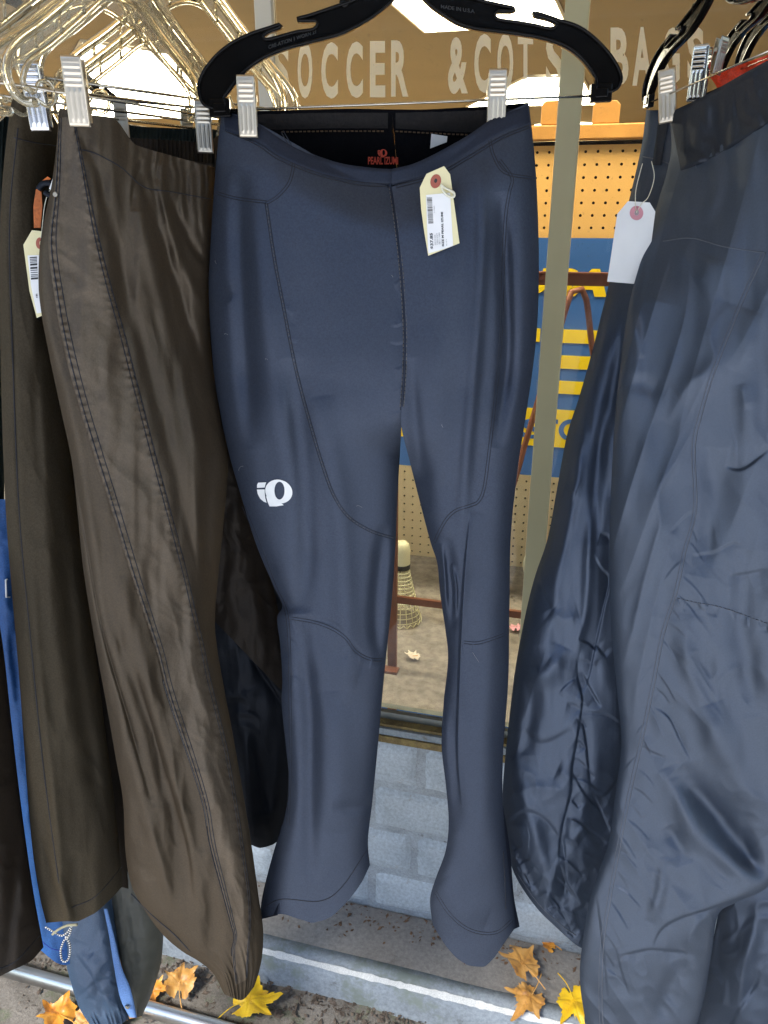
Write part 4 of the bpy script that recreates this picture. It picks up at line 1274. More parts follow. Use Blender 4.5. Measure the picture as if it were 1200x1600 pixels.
# ---------------------------------------------------------------- nylon trousers on the right
tr_ = empty('nylon_trousers', PD(1020, 1650, .74), 'large shiny navy grey nylon trousers with wide legs filling the right edge', 'trousers')
seamF = [(1196, 395), (1170, 450), (1147, 504), (1116, 584), (1096, 650), (1086, 700), (1088, 797), (1072, 860), (1058, 925), (1038, 990), (1021, 1077), (1004, 1158), (983, 1252), (968, 1330), (954, 1407), (943, 1480), (941, 1572), (946, 1640)]
foldsF = [
    ([(1096, 615), (1084, 665), (1056, 720), (1030, 766), (1032, 819), (1025, 842), (1004, 920), (983, 1007), (969, 1050)], 3.2, 4.5, 'r'),
    ([(1140, 476), (1120, 500), (1110, 525), (1116, 560), (1098, 585), (1076, 600), (1042, 661)], 4.5, 3.5, 'r'),
    ([(1078, 760), (1070, 800), (1048, 850), (1020, 960), (1000, 1050), (985, 1140)], 3.5, 2.8, 'r'),
    ([(1110, 400), (1100, 430), (1086, 440)], 5, 3, 'r'),
    ([(966, 606), (1000, 600), (1040, 616)], 14, -3, 'r'),
    ([(1133, 728), (1161, 730), (1202, 700)], 5, -6, 'd'), 
    ([(1081, 869), (1116, 864), (1144, 850), (1161, 853)], 3, -4, 'c'), ([(1138, 901), (1165, 898), (1200, 890)], 4, -4, 'c'),
    ([(1021, 1102), (1046, 1120), (1066, 1160), (1082, 1190)], 4, -5, 'd'),
    ([(1000, 1165), (1022, 1178), (1040, 1185)], 3.5, -4, 'c'),
    ([(1060, 1200), (1095, 1240), (1150, 1310), (1205, 1385)], 20, -14, 'r'),
    ([(1110, 1100), (1150, 1210), (1205, 1300)], 24, 9, 'r'), ([(1040, 1200), (1080, 1290), (1130, 1340), (1200, 1392)], 16, 8, 'r'),
    ([(965, 1496), (990, 1490), (1017, 1485), (1045, 1487), (1074, 1490)], 4, -8, 'c'),
    ([(1022, 1480), (1034, 1455), (1060, 1438), (1112, 1421), (1168, 1402)], 5, -7, 'c'), ([(1074, 1490), (1082, 1455), (1110, 1425)], 4, 5, 'r'),
    ([(1045, 1290), (1065, 1330), (1072, 1350)], 12, -5, 'r'), ([(1040, 1340), (1030, 1400), (1014, 1440)], 10, 5, 'r'),
    ([(960, 1480), (970, 1520), (982, 1556)], 4, -4, 'c'), ([(1030, 1600), (1040, 1555), (1075, 1500)], 14, -5, 'r'),
    ([(1080, 960), (1072, 1030), (1100, 1100), (1130, 1200)], 16, 6, 'r'), ([(1170, 860), (1160, 980), (1180, 1120)], 22, -8, 'r'),
    ([(1060, 620), (1130, 560), (1160, 480)], 30, 4, 'r'), ([(1120, 700), (1110, 800), (1090, 900)], 22, -4, 'r'),
    ([(1150, 580), (1180, 520), (1200, 470)], 4, 2.5, 'r'), ([(1165, 640), (1158, 600)], 3, 2, 'r'),
    ([(1010, 380), (990, 440), (985, 480), (1000, 560)], 9, 5, 'r'), ([(1030, 300), (1012, 380), (1002, 470)], 6, -4, 'r'),
    ([(1050, 300), (1060, 360), (1030, 470)], 6, -3, 'r'), ([(1075, 290), (1080, 370), (1056, 420)], 5, 2.5, 'r'),
    ([(1110, 200), (1120, 290), (1100, 350)], 10, 3, 'r'), ([(930, 1400), (940, 1480), (948, 1560)], 5, -4, 'c'),
] + pucker(seamF[6:], 34, 42, 2.6, 1.4, 12, .85) + pucker([(1058, 935), (1130, 950), (1200, 975)], 10, 16, 2.4, 1.4, 13, 1.2)
def soften(fs):
    out = []
    for pts, w, mm, kd_ in fs:
        if kd_ == 'r' and w < 7: out.append((pts, w * 3.2, mm * .9, 't'))
        elif kd_ in 'cd': out.append((pts, w * 1.3, mm * .6, kd_.upper()))
        else: out.append((pts, w, mm, kd_))
    return out
foldsF = soften(foldsF)
cF = Cloth([(1046, 176), (1048, 240), (1030, 310), (1006, 390), (984, 470), (972, 550), (962, 640), (956, 740), (952, 860), (955, 980), (964, 1080), (971, 1160),
            (961, 1242), (951, 1315), (936, 1360), (921, 1407), (910, 1473), (906, 1530), (914, 1590), (926, 1640), (934, 1690)],
           [(1250, 90), (1290, 200), (1320, 400), (1330, 700), (1330, 900), (1320, 1100), (1290, 1230), (1240, 1320), (1200, 1385), (1150, 1410), (1122, 1430), (1112, 1490), (1100, 1560), (1085, 1620), (1070, 1690)],
           [(0, .93), (.3, .84), (1, .78)], [(0, .72), (.5, .70), (.8, .74), (1, .76)], [(0, .015), (.2, .035), (.6, .045), (1, .035)], 300, 760, 4.5,
           top=[(0, 0), (1, 0)], folds=foldsF,
           fn=mixf(swell(.005, 90, 260, 91), crinkle(120, .0042, 92, lambda X, Y, S, T: np.clip((Y - 1000) / 300, 0, 1), 1, 3.6, -.70),
                   crinkle(95, .0022, 94, lambda X, Y, S, T: np.clip((1250 - Y) / 500, .15, 1), 1, 6, .26),
                   crinkle(40, .0011, 97, lambda X, Y, S, T: np.clip((Y - 700) / 400, 0, 1) * np.clip(.5 + 1.2 * vnoise(X / 90, Y / 90, 5), 0, 1), 1, 1.7, -.6)))
foldsG = [
    ([(955, 497), (930, 560), (916, 600), (909, 700), (890, 740), (874, 763)], 6, 5, 'r'), ([(985, 480), (960, 600), (935, 720), (925, 850)], 11, -6, 'r'),
    ([(905, 620), (888, 690), (872, 770)], 6, -3, 'r'), ([(874, 763), (890, 768), (900, 772)], 4, 4, 'r'),
    ([(905, 690), (900, 760), (870, 900), (868, 950)], 9, 5, 'r'), ([(930, 770), (920, 860), (915, 950), (900, 1030)], 8, 5, 'r'),
    ([(836, 890), (846, 920), (862, 950)], 4.5, -7, 'c'), ([(862, 955), (880, 968), (905, 962)], 5, 5, 'r'),
    ([(927, 867), (938, 888), (951, 906), (942, 950), (930, 1004), (918, 1060), (905, 1090)], 3.2, -7, 'c'), ([(938, 834), (950, 838), (953, 850)], 3, -4, 'c'),
    ([(930, 1004), (940, 1018), (948, 1026)], 3, -6, 'd'), ([(960, 1000), (964, 1020), (970, 1032)], 3, -4, 'c'),
    ([(902, 1028), (904, 1060), (911, 1090), (909, 1116), (902, 1160), (895, 1200), (893, 1238), (878, 1300), (874, 1350)], 3.2, -8, 'd'),
    ([(908, 1050), (920, 1075), (938, 1106)], 4, -8, 'c'), ([(886, 1100), (900, 1104), (909, 1114)], 4, -5, 'c'),
    ([(911, 1112), (948, 1118), (976, 1138)], 3.5, -6, 'c'), ([(911, 1120), (918, 1170), (924, 1236)], 3.5, -7, 'd'), ([(924, 1238), (946, 1244), (972, 1210)], 4.5, -9, 'c'),
    ([(926, 1240), (938, 1268), (954, 1300)], 3, -6, 'c'), ([(895, 1205), (915, 1240), (935, 1262), (950, 1282)], 4, -6, 'd'),
    ([(818, 1140), (836, 1160), (860, 1160), (895, 1140)], 8, -6, 'c'), ([(870, 1205), (885, 1212), (893, 1222)], 4, 5, 'r'),
    ([(800, 1240), (830, 1232), (865, 1232), (892, 1242)], 5, 6, 'r'), ([(795, 1290), (820, 1270), (850, 1282), (880, 1320)], 7, -7, 'c'),
    ([(878, 1300), (884, 1362), (880, 1400)], 3.2, -6, 'c'), ([(874, 1350), (885, 1380), (906, 1414)], 3.2, -7, 'c'), ([(895, 1425), (908, 1420), (918, 1412)], 4, -7, 'c'),
    ([(884, 1362), (905, 1366), (930, 1358)], 4, -6, 'c'), ([(902, 1286), (930, 1305), (948, 1318)], 4, -5, 'c'), ([(890, 1320), (910, 1300), (935, 1330)], 8, 4, 'r'),
    ([(820, 1060), (860, 1050), (880, 1010)], 16, 7, 'r'), ([(812, 1000), (830, 1080), (822, 1180)], 14, -7, 'r'), ([(800, 1180), (830, 1290), (870, 1400)], 14, 7, 'r'),
    ([(792, 1280), (820, 1350), (850, 1410)], 9, -6, 'r'), ([(858, 1030), (880, 1045), (900, 1050)], 5, 4, 'r'), ([(862, 1395), (880, 1430), (895, 1460)], 5, -5, 'c'),
] + pucker([(905, 1000), (893, 1240), (872, 1340), (862, 1400)], 14, 34, 3.4, 4, 17, .5) + pucker([(800, 1330), (830, 1390), (870, 1440), (905, 1475)], 16, 22, 3, 2.2, 18, -.8)
foldsG = soften(foldsG)
cG = Cloth([(1010, 172), (1002, 230), (986, 300), (962, 400), (945, 470), (925, 550), (905, 620), (886, 680), (871, 760), (856, 840), (836, 900), (821, 960), (806, 1040), (796, 1120), (788, 1200), (785, 1260),
            (791, 1320), (806, 1370), (838, 1418), (870, 1450)],
           [(1062, 172), (1062, 240), (1050, 320), (1030, 400), (1010, 500), (1010, 640), (1000, 760), (990, 900), (1000, 1040), (1010, 1150), (1000, 1260), (990, 1350), (965, 1440), (935, 1490)],
           [(0, 1.0), (.3, .95), (1, .90)], [(0, .96), (.3, .90), (1, .90)], [(0, .015), (.15, .03), (.6, .06), (1, .04)], 190, 640, 2.8, bot=[(0, 0), (.5, 8), (1, 0)], folds=foldsG,
           fn=mixf(swell(.005, 60, 200, 95), crinkle(80, .0022, 96, lambda X, Y, S, T: .1 + .9 * np.clip((Y - 880) / 250, 0, 1), 1, 1.3, .3),
                   crinkle(30, .0008, 98, lambda X, Y, S, T: np.clip((Y - 1100) / 300, 0, 1), 1, 1, .8)))
part(cF.mesh(), 'near_leg', M_nylon, tr_)
part(cG.mesh(), 'far_leg', M_nylonb, tr_)
Pf, _ = patch(cF, [(1046, 176), (1100, 150), (1160, 116), (1240, 72)], [(1064, 268), (1110, 250), (1160, 220), (1250, 160)], 34, 90, .003,
              fn=lambda X, Y, A, Tt: .0022 * fbm(X / 26, Y / 60, 7, 3) + .0016 * np.sin(Tt * 34 + 3 * vnoise(Tt * 5, A * 2, 3)) * A)
part(add_grid(MB(), Pf), 'waistband', M_nband, tr_)
Pf, _ = patch(cG, [(1028, 172), (1027, 200), (1022, 232), (1018, 258)], [(1046, 172), (1044, 200), (1038, 232), (1034, 258)], 8, 24, .004)
part(add_grid(MB(), Pf), 'belt_loop', M_nband, tr_)
mb = MB()
seam(cF, mb, seamF, .0006, dash=False); seam(cF, mb, seamF, .0004, off=5)
seam(cF, mb, [(1036, 377), (1080, 372), (1130, 385), (1180, 393), (1196, 395)], .0005)
seam(cF, mb, [(1058, 935), (1090, 942), (1130, 950), (1200, 975)], .0006, dash=True)
seam(cF, mb, [(1046, 180), (1085, 250), (1088, 262)][1:], .0006)
seam(cG, mb, [(1005, 245), (1030, 250), (1050, 258)], .0005)
seam(cG, mb, [(806, 1362), (838, 1408), (870, 1440), (900, 1462)], .0005)
part(mb, 'seam', plain('nylon_seam_thread', (.09, .10, .12), .6), tr_)
# another dark leg at the bottom right
cH, tH = simple_pants('navy_nylon_trousers', 'dark navy nylon trouser leg at the bottom right corner behind the grey leg', PD(1150, 1650, .9), M_nylonb,
    [(1130, 1100), (1130, 1250), (1125, 1400), (1112, 1480), (1096, 1560), (1080, 1640), (1070, 1720)], [(1330, 1100), (1330, 1250), (1330, 1400), (1330, 1500), (1330, 1640), (1330, 1720)],
    [(0, .86), (1, .88)], [(0, .86), (1, .86)], [(0, .04), (1, .05)], [([(1200, 1420), (1160, 1500), (1140, 1600)], 16, 7, 'r'), ([(1190, 1520), (1150, 1580), (1130, 1620)], 9, -6, 'c'), ([(1130, 1440), (1120, 1520)], 9, -5, 'r')],
    mixf(swell(.006, 70, 120, 101), crinkle(60, .0025, 102)), ns=90)
# bright red garment and a dark one behind it at the top right
cI, tI = simple_pants('red_shorts', 'bright red orange garment hanging high at the top right corner', PD(1200, 600, 1.12), M_red,
    [(1108, 118), (1125, 150), (1150, 260), (1160, 500)], [(1330, 40), (1330, 120), (1330, 260), (1330, 500)], [(0, 1.12), (1, 1.12)], [(0, 1.0), (1, 1.0)], [(0, .02), (1, .03)],
    [([(1130, 110), (1120, 150)], 4, -4, 'r'), ([(1170, 95), (1160, 130)], 5, -4, 'r')], swell(.005, 20, 30, 103), ns=60, top=[(0, 0), (1, 0)])
cJ, tJ = simple_pants('black_shorts', 'black gathered garment hanging behind the waistband of the nylon trousers', PD(1130, 600, 1.06), M_black,
    [(1092, 150), (1085, 300), (1090, 500)], [(1180, 112), (1190, 300), (1200, 500)], [(0, 1.04), (1, 1.04)], [(0, .98), (1, .98)], [(0, .02), (1, .03)],
    fn=gathers(9, .003, 3), ns=80)

# ================================================================== HANGERS
def frame_at(o_, xd, yd, zd):
    M = np.eye(4); M[:3, 0] = xd; M[:3, 1] = yd; M[:3, 2] = zd; M[:3, 3] = o_
    return M
def clip_mesh(w=.0175, h=.052):
    """front plate with four pressed ribs above and flutes below; local origin at the wire, -y faces the viewer"""
    mb = MB()
    nx, nz = 29, 70
    u = np.linspace(-1, 1, nx); z = np.linspace(-h * .56, h * .44, nz)
    U, Z = np.meshgrid(u, z)
    wid = (w / 2) * (1 - .10 * np.clip(Z / h, 0, 1))
    X = U * wid
    zn = (Z - z[0]) / h
    fl = .0007 * np.maximum(0, np.cos(U * math.pi * 4.0)) ** .8 * (np.abs(U) < .88) * np.clip((zn - .06) * 20, 0, 1) * np.clip((.55 - zn) * 20, 0, 1)
    rb = .0009 * np.maximum(0, np.cos((zn - .60) * 2 * math.pi / .083)) * (np.abs(U) < .72) * (zn > .585) * (zn < .92)
    rim = .0016 * (1 - np.clip((1 - np.abs(U)) * 9, 0, 1)) ** 2 + .0016 * (1 - np.clip(np.minimum(zn, 1 - zn) * 26, 0, 1)) ** 2
    Y = -.0052 - fl - rb + rim - .0035 * np.clip((zn - .45), 0, 1) + .003 * np.clip(.45 - zn, 0, 1)
    mb.add(np.stack([X, Y, Z], -1).reshape(-1, 3), grid_faces(nz, nx))
    mb.add(np.stack([X, Y + .0012 + (rim * -.6), Z], -1).reshape(-1, 3)[:, :], [q[::-1] for q in grid_faces(nz, nx)])
    return mb
def clip_back(w=.0165, h=.050):
    mb = MB()
    mb.prism([(-w / 2, -h * .52), (w / 2, -h * .52), (w / 2 * .9, h * .42), (-w / 2 * .9, h * .42)], .0045, .0058)
    mb.tube([(-w / 2 - .001, .0, .004), (w / 2 + .001, .0, .004)], .0030, 10)
    return mb
_cp = {}
def add_clip(parent, M, mat=None, local=False):
    """plate and back jaw; meshes shared"""
    mat = mat or M_metal
    if mat.name not in _cp:
        a_ = clip_mesh().build('clip', mat); b__ = clip_back().build('jaw', mat, shade=False)
        _cp[mat.name] = (a_.data, b__.data)
        bpy.data.objects.remove(a_); bpy.data.objects.remove(b__)
    A_, B_ = _cp[mat.name]
    c = bpy.data.objects.new('clip', A_); COL.objects.link(c)
    j = bpy.data.objects.new('jaw', B_); COL.objects.link(j); j.parent = c
    c.parent = parent
    MM = Matrix([list(r) for r in M])
    if not local:
        MM = Matrix.Translation(-Vector(wpos(parent).tolist())) @ MM
    c.matrix_local = MM
    return c

# black hanger, traced outline given real thickness: web, raised rim, notches
up_ = [(314, 155), (311, 140), (312, 128), (320, 110), (335, 91), (349, 78), (366, 66), (386, 56), (404, 49), (424, 43), (441, 37.5), (443, 41), (430, 46), (420, 50), (414, 57), (418, 61), (428, 60), (450, 54), (470, 49), (488, 47), (497, 43), (500, 33), (486, 32), (470, 32),
       (468, 29), (484, 25), (503, 19), (530, 10), (557, 1), (580, -12), (604, -34), (622, -52), (640, -60), (658, -56), (676, -40), (700, -18), (728, -6), (752, 2), (780, 9), (806, 15), (806, 19), (790, 19), (778, 20), (776, 28), (784, 33),
       (810, 37), (838, 42), (858, 47), (868, 46), (872, 38), (858, 31), (838, 26), (837, 22.5), (852, 26), (874, 34), (902, 43), (922, 56), (940, 73), (955, 92), (965, 110), (969, 124), (966, 135), (959, 143)]
lo_ = [(944, 146), (932, 145), (930, 132), (930, 124), (918, 104), (905, 89), (888, 76), (868, 67), (848, 61), (822, 56), (796, 52), (770, 49), (743, 45), (718, 37), (697, 24), (678, 10), (662, -6), (650, -16), (640, -18), (630, -14), (616, 2), (600, 16), (580, 30), (556, 43), (533, 53),
       (504, 61), (475, 68), (455, 73), (434, 80), (412, 90), (392, 103), (376, 118), (362, 135), (352, 148), (349, 156), (352, 158), (350, 166), (340, 168), (328, 167), (319, 163)]
def arc_smooth(pts, n):
    return smooth(np.vstack([pts]), n)
HD = .825
def black_hanger_local():
    """outline as (x,z) metres around the hanger's middle, from the centre hanger's own plane"""
    o = np.array(up_ + lo_, float)
    c0 = PD(640, 150, HD)
    r_ = np.array([CY, SY, 0])
    def loc(p):
        w = PD(p[:, 0], p[:, 1] - (p[:, 0] - 640) * -.034, HD) - c0      # level the frame
        return np.stack([w @ r_, w[:, 2]], 1)
    return loc(o), c0
HO, HC0 = black_hanger_local()
def make_black_hanger_parts(parent):
    n = len(HO)
    mb = MB()
    # web
    x = HO
    ctr = x.mean(0)
    mb.prism([tuple(q) for q in x], -.0014, .0014)
    web = mb.build('frame', M_hanger, None, shade=False)
    web.parent = parent
    q = smooth(np.vstack([x, x[:1]]), 340)[:-1]
    rim = MB()
    # rim: flat band standing proud to both sides
    t = np.roll(q, -1, 0) - np.roll(q, 1, 0); t /= np.linalg.norm(t, axis=1)[:, None] + 1e-9
    nn = np.stack([t[:, 1], -t[:, 0]], 1)
    w = .0013
    secs = [(-1, -.0040), (-1, .0040), (-.6, .0048), (.6, .0048), (1, .0040), (1, -.0040), (.6, -.0048), (-.6, -.0048)]
    V_ = []
    for a_, y_ in secs:
        p = q + nn * (a_ * w)
        V_.append(np.stack([p[:, 0], np.full(len(q), y_), p[:, 1]], 1))
    V_ = np.stack(V_, 1).reshape(-1, 3)
    k = len(secs); m = len(q)
    F_ = [(i * k + j, i * k + (j + 1) % k, ((i + 1) % m) * k + (j + 1) % k, ((i + 1) % m) * k + j) for i in range(m) for j in range(k)]
    ro = MB().add(V_, F_).build('rim', M_hanger, None); ro.parent = parent
    # end blocks that hold the wire
    xs_ = HO[:, 0]
    xl, xr = xs_.min(), xs_.max()
    zb = -.006
    for sx, xx in ((-1, xl + .018), (1, xr - .018)):
        b_ = MB().box((xx - .010, -.0042, zb - .006), (xx + .010, .0042, zb + .010)).box((xx - .006, -.0055, zb - .002), (xx + .006, .0055, zb + .006)).build('end_block', M_hanger, None, shade=False, bevel=.001)
        b_.parent = parent
    wi = MB().tube([(xl + .012, 0, zb), (xr - .012, 0, zb)], .00115, 8).build('wire_bar', M_wire, None); wi.parent = parent
    # hook
    z0 = HO[:, 1].max()
    hk = [(0, 0, z0 - .012), (0, 0, z0 + .012), (.004, 0, z0 + .03), (.019, 0, z0 + .043), (.022, 0, z0 + .062), (.008, 0, z0 + .079), (-.012, 0, z0 + .076), (-.022, 0, z0 + .060)]
    h_ = MB().tube(smooth(hk, 50), .0019, 8).build('hook', M_wire, None); h_.parent = parent
    return xl, xr, zb
bh = empty('black_hanger', HC0, 'black glossy plastic hanger facing the camera and holding the navy tights', 'hanger', 'black plastic hangers')
bh.rotation_euler = (0, R(-2.0), YAW)
XL, XR, ZB = make_black_hanger_parts(bh)
# embossed words on the arm
v, f = text_tris('CREATION WEARE R', .01)
k_ = np.array([(452, 44), (560, 26)], float)
def emb(body, x0, y0, x1, y1, h):
    v, f = text_tris(body, .01)
    px = x0 + (x1 - x0) * v[:, 0] + 0; py = y0 + (y1 - y0) * v[:, 0] - h * v[:, 1]
    w = PD(px, py - (px - 640) * -.034, HD) - HC0
    p = np.stack([w @ np.array([CY, SY, 0]), np.full(len(v), -.0018), w[:, 2]], 1)
    return p, f
M_emb = plain('embossed_black_plastic', (.03, .027, .022), .3)
for args in (('CRE-ATION 1 WORN 21', 422, 76, 497, 52, 6), ('MADE IN U.S.A', 693, 14, 745, 22, 6)):
    p_, f_ = emb(*args)
    o = MB().add(p_, f_).build('embossed_lettering', M_emb, None, shade=False); o.parent = bh
o = MB().tube([(-.058, -.003, .078), (-.058, -.0012, .078)], [.004, .0048], 14).build('boss', M_hanger, None); o.parent = bh
def cam_frame(o_, tilt=0., yaw=0., lean=0.):
    """a frame facing the street: x to the right, -y outwards"""
    M = Matrix.Translation(Vector([float(c) for c in o_])) @ Matrix.Rotation(YAW + yaw, 4, 'Z') @ Matrix.Rotation(tilt, 4, 'X') @ Matrix.Rotation(lean, 4, 'Y')
    return np.array(M)
def wire_pt(px):
    """point of the centre wire above a given pixel column"""
    f_ = (px - 345) / (940 - 345)
    return f_
for px, y0, y1, ln in ((386.5, 125, 208, .01), (776, 115, 199, -.02)):
    p = PD(px, y0 + (y1 - y0) * .44, HD - .012)
    add_clip(bh, np.array(Matrix.Translation(Vector([float(c) for c in (p - HC0)])) ), M_metal, True).matrix_local = \
        Matrix.Rotation(R(2.0), 4, 'Y') @ Matrix.Translation(Matrix.Rotation(-YAW, 3, 'Z') @ Vector([float(c) for c in (p - HC0)])) @ Matrix.Rotation(ln, 4, 'Y')

def copy_hanger(src, name, loc, rot, label, skip=()):
    r_ = bpy.data.objects.new(name, None); r_.empty_display_size = .05; COL.objects.link(r_)
    r_.location = tuple(float(c) for c in loc); r_.rotation_euler = rot
    tag(r_, label, 'hanger', src.get('group'))
    for ch in src.children:
        if ch.name.split('.')[0] in skip: continue
        c = ch.copy(); COL.objects.link(c); c.parent = r_
        for g_ in ch.children:
            d_ = g_.copy(); COL.objects.link(d_); d_.parent = c
    return r_
# right hand hangers run away from the camera (far end near the window)
def place_hanger(src, name, A_, B_, half, zb, label, skip=(), flip=False):
    """A_, B_ : far and near end of the wire in the place"""
    A_ = np.array(A_); B_ = np.array(B_); mid = (A_ + B_) / 2; d = B_ - A_
    az = math.atan2(d[1], d[0]); el = math.atan2(d[2], math.hypot(d[0], d[1]))
    r_ = copy_hanger(src, name, mid - np.array([0, 0, zb]), (0, -el, az), label, skip)
    sc = np.linalg.norm(d) / (2 * half)
    r_.scale = (sc, sc, sc)
    return r_
halfb = (XR - XL) / 2
r1 = place_hanger(bh, 'black_hanger', PD(1006, 166, .985), PD(1252, 60, .66), halfb, ZB, 'black plastic hanger with tall arm at the left of the nylon trousers, seen edge on', ('clip', 'embossed_lettering'))
r2 = place_hanger(bh, 'black_hanger', PD(1118, 126, 1.16), PD(1330, 40, .84), halfb, ZB, 'black plastic hanger in the top right corner, behind the first edge-on one', ('clip', 'embossed_lettering'))
r3 = place_hanger(bh, 'black_hanger', PD(1150, 118, 1.22), PD(1380, 20, .88), halfb, ZB, 'black plastic hanger farthest back in the top right corner', ('clip', 'embossed_lettering'))
def world_clip(par, p, yaw, lean, mat, tilt=0., sc=1.):
    c = add_clip(par, np.eye(4), mat, True)
    W = Matrix.Translation(Vector([float(q) for q in p])) @ Matrix.Rotation(YAW + yaw, 4, 'Z') @ Matrix.Rotation(tilt, 4, 'X') @ Matrix.Rotation(lean, 4, 'Y') @ Matrix.Scale(sc, 4)
    P_ = Matrix.LocRotScale(par.location, par.rotation_euler, par.scale)
    c.matrix_local = P_.inverted() @ W
    return c
M_clipg = plain('warm_zinc', (.46, .43, .36), .33, 1, var=.08)
world_clip(r1, PD(1043, 146, .915), -.55, -.13, M_metal, 0, .98)
world_clip(r2, PD(1094, 110, 1.0), -.8, .04, M_chrome, 0, 1.1)
world_clip(r2, PD(1124, 84, 1.08), .5, .1, M_clipg, 0, .8)
# ---- clear hangers
def clear_hanger_proto(loc):
    r_ = empty('clear_hanger', loc, 'x', 'hanger', 'clear plastic hangers at the left')
    H_ = .16
    o = [(-H_ + .014, 0, -.012), (-H_ - .002, 0, -.012), (-H_ - .014, 0, 0), (-H_ - .013, 0, .018), (-H_ + .004, 0, .036), (-H_ + .04, 0, .058), (-.075, 0, .088), (-.035, 0, .116), (-.012, 0, .128)]
    out_ = np.array(o + [(-x, y, z) for x, y, z in o[::-1]])
    i_ = [(-H_ + .012, 0, -.004), (-H_ + .002, 0, .002), (-H_ + .012, 0, .020), (-H_ + .045, 0, .040), (-.072, 0, .068), (-.032, 0, .094), (0, 0, .102)]
    inn = np.array(i_ + [(-x, y, z) for x, y, z in i_[:-1][::-1]])
    so, si = smooth(out_, 120), smooth(inn, 100)
    a_ = MB().tube(so, .0044, 8).build('outer_rail', M_clear, None); a_.parent = r_
    a_ = MB().tube(si, .0028, 8).build('inner_rail', M_clear, None); a_.parent = r_
    for k in range(9):
        x = -.135 + k * .27 / 8
        zo = np.interp(x, so[20:100, 0], so[20:100, 2]); zi = np.interp(x, si[14:86, 0], si[14:86, 2])
        a_ = MB().tube([(x, 0, zi + .001), (x, 0, zo - .001)], .0016, 6).build('rung', M_clear, None); a_.parent = r_
    hk = [(0, 0, .103), (0, 0, .135), (.002, 0, .150), (.017, 0, .163), (.021, 0, .182), (.008, 0, .199), (-.012, 0, .197), (-.021, 0, .182)]
    a_ = MB().tube(smooth(hk, 50), .0040, 8).build('hook', M_clear, None); a_.parent = r_
    pl = np.vstack([np.stack([so[8:112, 0], so[8:112, 2]], 1), np.stack([si[6:94, 0], si[6:94, 2]], 1)[::-1]])
    n1_, n2_ = 60, 60
    A1 = so[np.linspace(10, 110, n1_).astype(int)]; A2 = si[np.linspace(6, 94, n2_).astype(int)]
    a_ = MB().add(np.vstack([A1, A2]), [(k, k + 1, n1_ + k + 1, n1_ + k) for k in range(n1_ - 1)]).build('web', M_film, None); a_.parent = r_
    lp = [(-H_ + .014, 0, -.004), (-H_ + .022, 0, .006), (-H_ + .034, 0, .006), (-H_ + .038, 0, -.006), (-H_ + .028, 0, -.014), (-H_ + .016, 0, -.010)]
    a_ = MB().tube(smooth(lp, 30), .0018, 6).build('eye', M_clear, None); a_.parent = r_
    a_ = MB().tube([(-H_, 0, 0), (H_, 0, 0)], .0014, 8).build('wire_bar', M_wire, None); a_.parent = r_
    return r_
proto = None
def put_clear(N_, F_, label, roll=0.):
    global proto
    A_, B_ = np.array(PD(*N_)), np.array(PD(*F_))
    if proto is None:
        proto = clear_hanger_proto((0, 0, 0)); r_ = proto
    else:
        r_ = copy_hanger(proto, 'clear_hanger', (0, 0, 0), (0, 0, 0), label, ('clip',))
    r_['label'] = label
    d = B_ - A_; az = math.atan2(d[1], d[0]); el = math.atan2(d[2], math.hypot(d[0], d[1]))
    r_.location = tuple(float(c) for c in (A_ + B_) / 2); r_.rotation_euler = (roll, -el, az)
    s_ = np.linalg.norm(d) / .32; r_.scale = (s_, s_, s_)
    return r_
c1 = put_clear((34, 134, .68), (352, 186, .93), 'clear plastic hanger holding the brown track trousers, its wire uppermost', .0)
world_clip(c1, PD(119.5, 137, .672), 0, .03, M_metal, .06, .93)
world_clip(c1, PD(318, 194, .86), .2, 0, M_clipg, 0, .92)
c2_ = put_clear((-8, 148, .72), (352, 196, .98), 'clear plastic hanger holding the olive trousers, its clip left of the brown pair', .05)
world_clip(c2_, PD(56, 146, .745), 0, .0, M_chrome, .06, 1.0)
c3_ = put_clear((-60, 158, .78), (352, 206, 1.04), 'clear plastic hanger third from the brown pair, holding gathered trousers behind', -.06)
world_clip(c3_, PD(190, 190, .92), .3, 0, M_clipg, 0, .8)
c4_ = put_clear((100, 180, .86), (372, 222, 1.10), 'clear plastic hanger lowest of the wires beside the elastic waistbands', .08)
world_clip(c4_, PD(292, 196, 1.04), .3, 0, M_clipg, 0, .8)
c5_ = put_clear((60, 120, .80), (432, 172, 1.12), 'clear plastic hanger whose far arm reaches behind the left end of the black hanger', .0)
#c6_ = put_clear((-30, 110, .84), (395, 168, 1.16), 'clear plastic hanger farthest back among the clear ones', -.1)
c7_ = put_clear((-70, 120, .66), (300, 168, .92), 'clear plastic hanger nearest the left edge of the photo', .12)
c8_ = put_clear((120, 150, .92), (452, 182, 1.20), 'clear plastic hanger lowest behind the left arm of the black hanger', .1)
# black plastic hanger corner at the top left
r4 = place_hanger(bh, 'black_hanger', PD(-210, 60, .9), PD(62, 46, .9), halfb, ZB, 'black plastic hanger end at the top left corner above the clear hangers', ('clip', 'embossed_lettering'))
r5 = place_hanger(bh, 'black_hanger', PD(60, 190, .86), PD(196, 196, 1.06), halfb, ZB, 'small black hanger lying low behind the wires of the clear hangers', ('clip', 'embossed_lettering', 'hook'))

